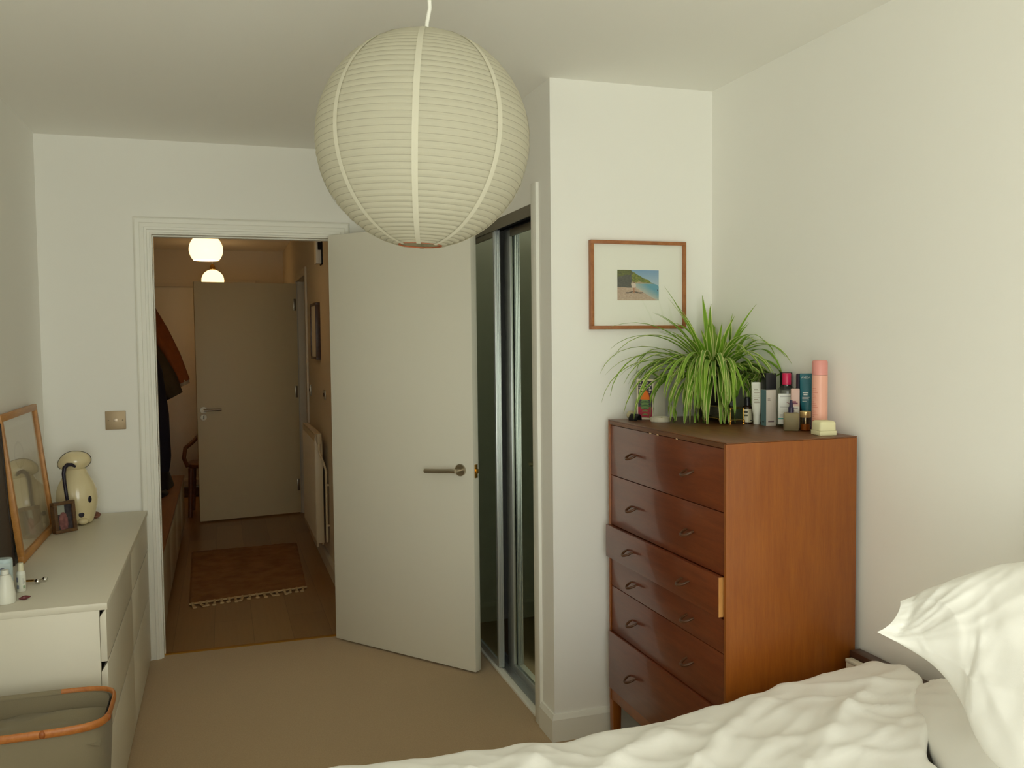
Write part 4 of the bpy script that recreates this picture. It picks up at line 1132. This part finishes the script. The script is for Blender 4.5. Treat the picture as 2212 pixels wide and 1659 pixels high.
def interp(tab, x):
    if x <= tab[0][0]: return tab[0][1]
    for (a, p), (b, q) in zip(tab[:-1], tab[1:]):
        if x <= b:
            t_ = (x-a)/(b-a); t_ = t_*t_*(3-2*t_)
            return p*(1-t_)+q*t_
    return tab[-1][1]
ZT = [(-.3, .525), (.276, .522), (.40, .516), (.54, .510), (.677, .499), (.75, .507), (.86, .488), (.98, .504), (1.12, .506), (1.27, .519), (1.41, .541), (1.51, .557), (1.685, .577), (1.80, .588), (1.9, .590)]
HEM = [(-4.2, 1.36), (-3.3, 1.38), (-3.04, 1.42), (-2.935, 1.488), (-2.754, 1.627), (-2.587, 1.765), (-2.50, 1.792), (-2.2, 1.795)]
def ridged(p, pw=2.0):
    n = abs(noise.noise(p)); return max(0.0, 1-2.4*n)**pw
def wrinkle(x, y):
    c, s_ = math.cos(.5), math.sin(.5); a, b = x*c+y*s_, -x*s_+y*c
    c2, s2 = math.cos(-.75), math.sin(-.75); a2, b2 = x*c2+y*s2, -x*s2+y*c2
    h = .020*noise.noise(Vector((x*2.1, y*2.6, 1.7)))
    h += .017*ridged(Vector((a*1.3, b*4.6, 5.1)), 2.2)
    h += .012*ridged(Vector((a2*1.7, b2*6.2, 9.3)), 2.2)
    h += .0055*ridged(Vector((a*4.0, b*11, 2.2)), 1.6)
    h += .008*ridged(Vector((a*2.0, b*8.0, 3.3)), 3.2) + .006*ridged(Vector((a2*3.0, b2*12.0, 6.6)), 3.0)
    h += .003*noise.noise(Vector((x*14, y*16, 4.4)))
    return h
yF, yN, rC = -2.445, -3.93, .070     # corner centres far / near
DROP = .30
def duvet(u, v):
    # arc length across the bed: far drop, far corner, top, near corner, near drop
    top = yF-yN; qa = PI/2*rC; Ltot = 2*DROP+2*qa+top
    s_ = v*Ltot
    # x along the bed
    foot = -.235
    if s_ < DROP: y, zo, ny, nz = yF+rC, -rC-(DROP-s_), 1, 0
    elif s_ < DROP+qa:
        a = (s_-DROP)/rC; y, zo, ny, nz = yF+rC*math.cos(a), -rC+rC*math.sin(a), math.cos(a), math.sin(a)
    elif s_ < DROP+qa+top: y, zo, ny, nz = yF-(s_-DROP-qa), 0, 0, 1
    elif s_ < DROP+2*qa+top:
        a = (s_-DROP-qa-top)/rC; y, zo, ny, nz = yN-rC*math.sin(a), -rC+rC*math.cos(a), -math.sin(a), math.cos(a)
    else: y, zo, ny, nz = yN-rC, -rC-(s_-DROP-2*qa-top), -1, 0
    xe = interp(HEM, y)
    # along: foot drop, corner, top, hem roll
    L1 = .28; top2 = xe-.03-(foot+rC); tot = L1+qa+top2+.055
    t_ = u*tot
    px, pz, nx = 0, 0, 0
    if t_ < L1: x, zf = foot, -rC-(L1-t_); fx = 1
    elif t_ < L1+qa:
        a = (t_-L1)/rC; x, zf = foot+rC-rC*math.cos(a), -rC+rC*math.sin(a); fx = 1-math.sin(a)
    elif t_ < L1+qa+top2: x, zf = foot+rC+(t_-L1-qa), 0; fx = 0
    else:
        a = (t_-L1-qa-top2)/.055; x, zf = xe-.03+.03*math.sin(a*PI*.62), -.022*(1-math.cos(a*PI*.62)); fx = 0
    z0 = interp(ZT, x)-.006
    d_edge = max(0, min(yF-y, y-yN))
    puff = .026*(1-math.exp(-d_edge/.25))
    w_ = wrinkle(x, y+zo)
    amp = .35+.65*min(1, d_edge/.10)
    z = z0 + puff + w_*amp*nz + zo + zf
    yy = y + ny*(.6*w_) + (.010*math.sin(x*9)*max(0, -zo-.05) if ny else 0)
    return Vector((x-(.6*w_*fx), yy, max(z, .02)))
m_ = MB().grid(duvet, 230, 210)
dv_o = tag(m_.build('duvet', M_linen, angle=80), 'crumpled white duvet spread over the double bed', 'duvet')
sol = dv_o.modifiers.new('thickness', 'SOLIDIFY'); sol.thickness = .012; sol.offset = -1

def pillow(name, label, mid, w_, h_, th, seed, fan=0.0, flap=.04):
    """mid(s, r): the pillow's middle sheet, s along its width 0..1, r along its height 0..1"""
    n = 84
    def nrm(s, r):
        e = 1e-3
        a = mid(min(1, s+e), r)-mid(max(0, s-e), r); b = mid(s, min(1, r+e))-mid(s, max(0, r-e))
        return a.cross(b).normalized()
    def side(sg):
        def f(s, r):
            a, b = s*2-1, r*2-1
            s2 = .5+a*.5*(1-.045*(1-b*b)); r2 = .5+b*.5*(1-.06*(1-a*a))     # slightly waisted edges, pointed corners
            ai = min(1, abs(a)*(w_+2*flap)/w_)
            t_ = (1-ai**2.4)**.6*(1-abs(b)**2.4)**.6 if ai < 1 else 0.0
            e_ = (1-abs(a)**8)*(1-abs(b)**8)
            # creases fanning out from the corner at s=0, r=0, plus soft lumps
            an = math.atan2(r*h_+.02, s*w_+.02); ra = math.hypot(s*w_, r*h_)
            wr = .0085*ridged(Vector((an*5.5+seed, ra*1.4, seed)), 1.6)*min(1, ra/.28)*max(.25, 1-ra/.75)
            wr += .010*noise.noise(Vector((s*w_*7, r*h_*7, seed+2))) + .0045*ridged(Vector((s*w_*9+r*4, r*h_*5, seed+5)), 1.4)
            wr += .0022*noise.noise(Vector((s*w_*26, r*h_*26, seed+6)))
            z = sg*(th/2*t_+.0022*e_) + wr*(1 if sg > 0 else .5)*e_**.5
            return mid(s2, r2) + nrm(s2, r2)*z
        return f
    m_ = MB(); m_.grid(side(1), n, n); m_.grid(side(-1), n, n)
    bmesh.ops.remove_doubles(m_.bm, verts=[v for v in m_.bm.verts if v.is_boundary], dist=.0002)
    o = m_.build(name, M_linen, angle=85)
    return tag(o, label, 'pillow', 'white pillows at the head of the bed')
def flat_sheet(o, u, v):
    o, u, v = Vector(o), Vector(u), Vector(v)
    return lambda s, r: o+u*s+v*r
def bent_sheet(T, low, up, w_):
    """lower edge follows the polyline low, upper edge the polyline up"""
    def along(P, d):
        for a, b in zip(P[:-1], P[1:]):
            L = (b-a).length
            if d <= L or b is P[-1]: return a+(b-a)*(d/L)
            d -= L
    def soften(P, n=120, it=160):
        P = [Vector(p) for p in P]
        q = [along(P, w_*i/n) for i in range(n+1)]
        for _ in range(it): q = [q[0]]+[(q[i-1]+q[i]*2+q[i+1])/4 for i in range(1, n)]+[q[-1]]
        return q
    low, up = soften(low), soften(up)
    def at(q, s): k = min(int(s*120), 119); return q[k].lerp(q[k+1], s*120-k)
    return lambda s, r: at(low, s)*(1-r)+at(up, s)*r
# lower pillow lies flat at the head, the big one reclines over it, a third stands behind
LE = [(0, Vector((1.742, -2.575, .560))), (.18, Vector((1.640, -2.705, .556))), (.40, Vector((1.520, -2.885, .556))), (.62, Vector((1.415, -3.08, .552))), (1.0, Vector((1.40, -3.42, .550)))]
def low_sheet(s_, r):
    for (a, p), (b, q) in zip(LE[:-1], LE[1:]):
        if s_ <= b: L = p.lerp(q, (s_-a)/(b-a)); break
    return L.lerp(Vector((1.796, L.y-.02*r, .575)), r)
pillow('pillow', 'lower flat white pillow showing between the duvet hem and reclining pillow', low_sheet, .85, .30, .190, 3.1)
pillow('pillow', 'large white reclining pillow with a pointed near corner', bent_sheet(None,
       [(1.370, -2.894, .855), (1.440, -2.940, .816), (1.428, -3.030, .796), (1.425, -3.085, .730), (1.370, -3.155, .690), (1.33, -3.60, .690)],
       [(1.455, -2.866, .904), (1.640, -2.973, 1.003), (1.715, -3.110, 1.040), (1.735, -3.50, 1.050)], .70), .70, .42, .150, 7.7)
pillow('pillow', 'rear white pillow standing against the right wall at picture edge', flat_sheet((1.795, -2.905, .93), (.0, -.70, .0), (.030, .0, .31)), .70, .42, .045, 12.4)

t = thing('bedside_box', 'small white box standing between headboard and tall chest', 'box', (1.788, -2.322, 0))
MB().box((-.010, -.034, 0), (.012, .030, .530), .003).build('box_body', M_melamine, t)
MB().box((-.011, -.035, .5305), (.013, .031, .540), .002).build('lid', material('off_white_lid', S(222, 218, 200), .5), t)

# ------------------------------------------------------------------ hallway things
M_globe = material('lit_opal_globe', S(250, 240, 220), .3, emit=(1.0, .61, .25), emit_s=2.1)
for (x, y, lab) in ((-.004, 1.42, 'nearer lit opal globe pendant hanging in the hallway'), (.012, 4.30, 'farther lit opal globe pendant showing above the hallway door')):
    t = thing('globe_pendant', lab, 'pendant lamp', (x, y, 2.052), 0, 'opal globe pendants in the hallway')
    r = .100; a0 = math.asin(.022/r); a1 = PI-math.asin(.075/r)
    MB().lathe([(r*math.sin(a0+(a1-a0)*i/26), r*math.cos(a0+(a1-a0)*i/26)) for i in range(27)], 40).build('globe', M_globe, t)
    MB().lathe([(0, .098), (.024, .098), (.026, .104), (.022, .135), (.008, .15), (0, .15)], 24).build('gallery', M_brass, t)
    MB().tube([(0, 0, .148), (0, 0, .335)], .0035, 8).build('cord', M_gloss, t)
    MB().lathe([(0, .352), (.04, .352), (.038, .340), (.01, .332), (0, .332)], 24).build('ceiling_rose', M_gloss, t)

t = thing('hall_rug', 'tan flat woven hallway rug with tasselled fringe', 'rug', (0, 0, 0))
rc = [(-.140, .835), (.520, .965), (.560, 2.20), (-.165, 2.17)]
def rugf(u, v):
    a = Vector((*rc[0], 0)).lerp(Vector((*rc[1], 0)), u); b = Vector((*rc[3], 0)).lerp(Vector((*rc[2], 0)), u)
    p = a.lerp(b, v); p.z = .009+.003*noise.noise(Vector((u*30, v*60, 0)))
    if u in (0, 1) or v in (0, 1): p.z = .0005
    return p
M_rug = material('tan_rug', S(158, 112, 64), .95, rgb2=S(130, 88, 48), var_scale=9, bump=.8, bump_scale=160)
MB().grid(rugf, 60, 90).build('rug_pile', M_rug, t)
M_fringe = material('cream_fringe', S(196, 168, 124), .95, bump=.5, bump_scale=200)
NT = 17
rg = random.Random(5)
for k in range(NT):
    p = Vector((*rc[0], .006)).lerp(Vector((*rc[1], .006)), (k+.5)/NT)
    d = Vector((.2*rg.uniform(-1, 1)+.05, -1, 0)).normalized(); l = rg.uniform(.055, .075)
    q = p+d*l
    MB().tube([p+Vector((0, .012, .003)), p+d*.012+Vector((0, 0, .004)), p+d*.022, q+Vector((rg.uniform(-.012, .012), 0, -.002))], [.010, .0085, .006, .0125], 8, flat=(1, .42)).build('tassel', M_fringe, t)
MB().tube([Vector((*rc[0], .008)), Vector((*rc[1], .008))], .009, 8, flat=(1, .6)).build('border_band', M_fringe, t)

# radiator
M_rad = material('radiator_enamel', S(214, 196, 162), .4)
t = thing('radiator', 'white panel radiator on the right hallway wall', 'radiator', (HX1-.0008, 1.30, 0))
m_ = MB().box((-.080, 0, .165), (-.068, .86, .880), .004)
for k in range(26):
    y = .02+k*.0325; m_.prism([(-.081, .20), (-.0835, .205), (-.0835, .84), (-.081, .845)], 'y', y, y+.018)
m_.build('front_panel', M_rad, t)
MB().box((-.046, .01, .175), (-.036, .85, .872), .003).build('rear_panel', M_rad, t)
MB().box((-.082, -.003, .19), (-.034, .0, .868), .002).box((-.082, .86, .19), (-.034, .863, .868), .002).build('end_cover', M_rad, t)
m_ = MB()
for k in range(40): m_.box((-.080, .004+k*.0215, .882), (-.036, .012+k*.0215, .886))
m_.box((-.080, 0, .880), (-.074, .86, .887)).box((-.042, 0, .880), (-.036, .86, .887)).build('top_grille', M_rad, t)
MB().tube([(-.058, -.030, .83), (-.058, -.030, .855), (-.058, -.030, .895)], [.012, .019, .017], 16).build('valve_head', M_rad, t)
MB().tube([(-.058, .0, .825), (-.058, -.030, .825), (-.058, -.030, .78), (-.030, -.030, .70), (-.018, -.030, .66), (-.018, -.030, .20)], .0075, 10).build('pipe', M_rad, t)
for z in (.56, .30): MB().box((-.024, -.040, z), (0, -.020, z+.012), .002).build('pipe_clip', M_rad, t)

t = thing('hall_picture', 'small deep dark framed picture on the right hallway wall', 'picture', (HX1, 1.594, 1.357))
m_ = MB(); w_, h_, fw_ = .366, .380, .016
for a, b in (((0, 0, 0), (w_, 0, fw_)), ((0, 0, h_-fw_), (w_, 0, h_)), ((0, 0, fw_), (fw_, 0, h_-fw_)), ((w_-fw_, 0, fw_), (w_, 0, h_-fw_))):
    m_.box((-.032, a[0], a[2]), (-.0005, b[0], b[2]), .001)
m_.build('frame', M_dkwood, t)
MB().box((-.024, fw_, fw_), (-.018, w_-fw_, h_-fw_)).build('print', MATS['mount_card'], t, smooth=False)
t = thing('wall_box', 'white alarm box with dark bracket high on the hallway wall', 'alarm box', (HX1, 1.375, 1.975))
MB().box((-.042, 0, 0), (-.007, .10, .180), .004).build('box_body', M_gloss, t)
MB().box((-.0068, -.012, -.006), (0, .11, .188), .001).build('bracket', M_black, t)
MB().box((-.030, -.004, .085), (-.006, .001, .135), .001).build('lens', M_black, t)
for y, z, h_, lab in ((1.39, 1.133, .060, 'thin switch plate on the hallway wall above the radiator valve'), (2.36, 1.115, .085, 'switch plate beside the side room door frame')):
    t = thing('switch_plate', lab, 'switch', (HX1, y, z))
    MB().box((-.008, -.04, -h_/2), (0, .04, h_/2), .002).build('plate', M_steel, t)
    MB().box((-.012, -.008, -.012), (-.008, .008, .012), .001).build('rocker', M_black, t)

# low cabinet along the left of the hall
t = thing('hall_cabinet', 'long low wood topped cabinet along the left hallway wall', 'cabinet', (HX0+.012, .30, 0))
cw2 = -.238-(HX0+.012); cl = 2.72
M_cabtop = wood('cabinet_top', S(146, 92, 50), S(122, 72, 38), (8, .8, 8), .4)
M_cabf = material('greige_lacquer', S(190, 176, 150), .25)
MB().box((0, 0, .412), (cw2+.004, cl, .432), .002).build('top_panel', M_cabtop, t)
MB().box((0, 0, .061), (cw2-.02, cl, .411)).build('carcass', M_cabf, t)
for k in range(4):
    MB().box((cw2-.0185, .003+k*cl/4, .062), (cw2, (k+1)*cl/4-.003, .409), .002).build('door', M_cabf, t)
MB().box((0.02, 0.02, 0), (cw2-.006, .47, .0605)).build('plinth_block', M_cabf, t)
MB().box((0.02, cl-.12, 0), (cw2-.03, cl-.02, .0605)).build('plinth_block', M_cabf, t)
# things on it
t = thing('black_bag', 'slouchy black bag with silver rings on the hallway cabinet', 'bag', (-.405, 2.46, .432))
def bagb(u, v):
    a = 2*PI*u; k = (1-.35*v)*(1-(max(0, v-.85)/.15)**3*.9); x, y = sup(a, .115*k, .19*k, 3)
    return Vector((x*(1+.06*math.sin(4*a+v*5)), y, .001+.185*v+.012*math.sin(3*a)*v))
m_ = MB().grid(bagb, 40, 14, wrap=True); rbb = sorted([v for v in m_.bm.verts if v.co.z < .0015], key=lambda v: math.atan2(v.co.y, v.co.x)); m_.bm.faces.new(rbb)
m_.build('bag_body', material('black_leather', S(30, 26, 32), .5, bump=.3, bump_scale=80), t)
MB().tube([(.05, -.12, .14), (.06, -.10, .22), (.05, .0, .26), (.05, .10, .22), (.05, .12, .14)], .007, 8).build('handle', MATS['black_leather'], t)
for y in (-.13, -.06): MB().tube([(.083+.001*k, y+.014*math.cos(k*PI/6), .150+.014*math.sin(k*PI/6)) for k in range(12)], .003, 6, closed=True).build('ring', M_chrome, t)
t = thing('flat_shoe', 'dark flat shoe lying near the front of the hallway cabinet top', 'shoe', (-.345, 2.08, .432), math.radians(80))
def shoe(u, v):
    a = PI*u; l = v
    w_ = .038*math.sin(PI*min(1, max(0, l))**.8)**.5
    hgt = .022+.030*(1-l)**2
    return Vector(((l-.5)*.24, w_*math.cos(a), .002+hgt*math.sin(a)**.7 if 0 < u < 1 else .001))
MB().grid(shoe, 16, 20).build('upper', MATS['black_leather'], t)
MB().prism([(.12*math.cos(k*PI/12), .038*math.sin(k*PI/12)) for k in range(24)], 'z', .0005, .008, .001).build('sole', material('shoe_sole', S(60, 44, 36), .8), t)

# wooden chair glimpsed behind the cabinet
t = thing('wooden_armchair', 'brown bentwood chair glimpsed behind the hallway door edge', 'chair', (-.02, 3.68, 0))
M_bent = wood('bentwood', S(122, 70, 38), S(92, 50, 28), (5, 5, 5), .4)
MB().prism([(sup(2*PI*k/32, .215, .205, 3)) for k in range(32)], 'z', .415, .445, .006).build('seat', M_bent, t)
for x, y in ((-.185, -.17), (.185, -.17), (-.17, .17), (.17, .17)):
    MB().tube([(x*1.06, y*1.06, .0), (x, y, .25), (x*.97, y*.97, .416)], [.017, .020, .022], 12).build('leg', M_bent, t)
MB().tube([(-.205, -.16, .43), (-.235, -.13, .50), (-.225, -.05, .575), (-.16, .06, .62), (-.10, .15, .68), (0, .195, .72), (.10, .15, .68), (.16, .06, .62), (.225, -.05, .575), (.235, -.13, .50), (.205, -.16, .43)], .0175, 12).build('arm_bow', M_bent, t)
for x in (-.09, 0, .09): MB().tube([(x, .18, .44), (x*1.1, .19, .70)], .009, 8).build('spindle', M_bent, t)

t = thing('door_mat', 'dark brown door mat by the far front door', 'door mat', (-.08, 4.78, 0))
MB().grid(lambda u, v: Vector(((u-.5)*.75, (v-.5)*.46, .0005 if u in (0, 1) or v in (0, 1) else .016+.003*noise.noise(Vector((u*60, v*40, 2))))), 50, 32).build('mat_pile', material('dark_coir', S(84, 58, 42), .95, bump=.8, bump_scale=200), t)

# coats on the left hall wall
def cloth_loft(path, rad, fold, seed, nseg=36, e=2.2):
    """draped sleeve / body: path of (centre, rx, ry) lofted in horizontal-ish sections"""
    def f(u, v):
        a = 2*PI*u; q = v*(len(path)-1); i = min(int(q), len(path)-2); k = q-i
        c = Vector(path[i][0]).lerp(Vector(path[i+1][0]), k)
        d = (Vector(path[i+1][0])-Vector(path[i][0])).normalized()
        s_ = Vector((0, 1, 0)); w_ = d.cross(s_).normalized()
        rx = path[i][1]*(1-k)+path[i+1][1]*k; ry = path[i][2]*(1-k)+path[i+1][2]*k
        m = 1+fold*math.sin(5*a+seed+3*v)+fold*.8*noise.noise(Vector((math.cos(a)*1.5, math.sin(a)*1.5, v*3+seed)))
        return c + w_*(rx*m*math.cos(a)) + s_*(ry*m*math.sin(a))
    mb = MB().grid(f, nseg, 30, wrap=True)
    return mb
def closed_loft(mb):
    bmesh.ops.holes_fill(mb.bm, edges=[e for e in mb.bm.edges if e.is_boundary], sides=0)
    return mb
t = thing('rust_jacket', 'rust orange jacket hanging on the left hallway wall, sleeve sticking out', 'jacket', (HX0, 2.62, 1.62))
M_rust = material('rust_cloth', S(148, 78, 30), .85, bump=.5, bump_scale=60, var=.25, var_scale=12)
closed_loft(cloth_loft([((.06, 0, .17), .05, .10), ((.16, 0, .08), .115, .13), ((.27, 0, -.08), .095, .12), ((.37, 0, -.25), .075, .095), ((.455, 0, -.435), .050, .065)], 0, .07, 1.0)).build('sleeve', M_rust, t)
closed_loft(cloth_loft([((.06, .10, .17), .055, .12), ((.09, .13, .0), .085, .20), ((.10, .13, -.4), .095, .24), ((.11, .13, -.62), .10, .25)], 0, .08, 2.0)).build('jacket_body', M_rust, t)
M_cuff = material('pale_lining', S(176, 158, 130), .9)
closed_loft(cloth_loft([((.448, 0, -.425), .044, .060), ((.463, 0, -.458), .042, .058)], 0, .05, 1.0)).build('cuff', M_cuff, t)
t = thing('olive_coat', 'dark olive coat hanging below the rust jacket sleeve', 'coat', (HX0, 2.40, 1.55))
M_olive = material('dark_olive_cloth', S(72, 56, 32), .85, bump=.5, bump_scale=60, var=.3, var_scale=12)
closed_loft(cloth_loft([((.06, 0, .10), .05, .09), ((.16, 0, -.04), .09, .10), ((.26, 0, -.20), .095, .10), ((.345, 0, -.34), .085, .085), ((.405, 0, -.455), .058, .065)], 0, .08, 3.0)).build('sleeve', M_olive, t)
closed_loft(cloth_loft([((.06, -.16, .10), .055, .09), ((.11, -.16, -.15), .10, .12), ((.12, -.16, -.55), .11, .13)], 0, .09, 4.0)).build('coat_body', M_olive, t)
t = thing('navy_coat', 'long dark navy coat hanging to the cabinet top in the hallway', 'coat', (HX0+.02, 1.93, 1.45))
closed_loft(cloth_loft([((.07, 0, .06), .06, .07), ((.17, 0, -.14), .155, .10), ((.19, 0, -.45), .170, .11), ((.20, 0, -.72), .165, .115), ((.20, 0, -.83), .15, .11)], 0, .05, 6.0)).build('coat_body', material('navy_cloth', S(26, 24, 40), .9, bump=.5, bump_scale=60), t)
closed_loft(cloth_loft([((.07, -.15, .06), .05, .06), ((.12, -.16, -.2), .07, .06), ((.15, -.165, -.55), .06, .05)], 0, .05, 7.0)).build('sleeve', MATS['navy_cloth'], t)
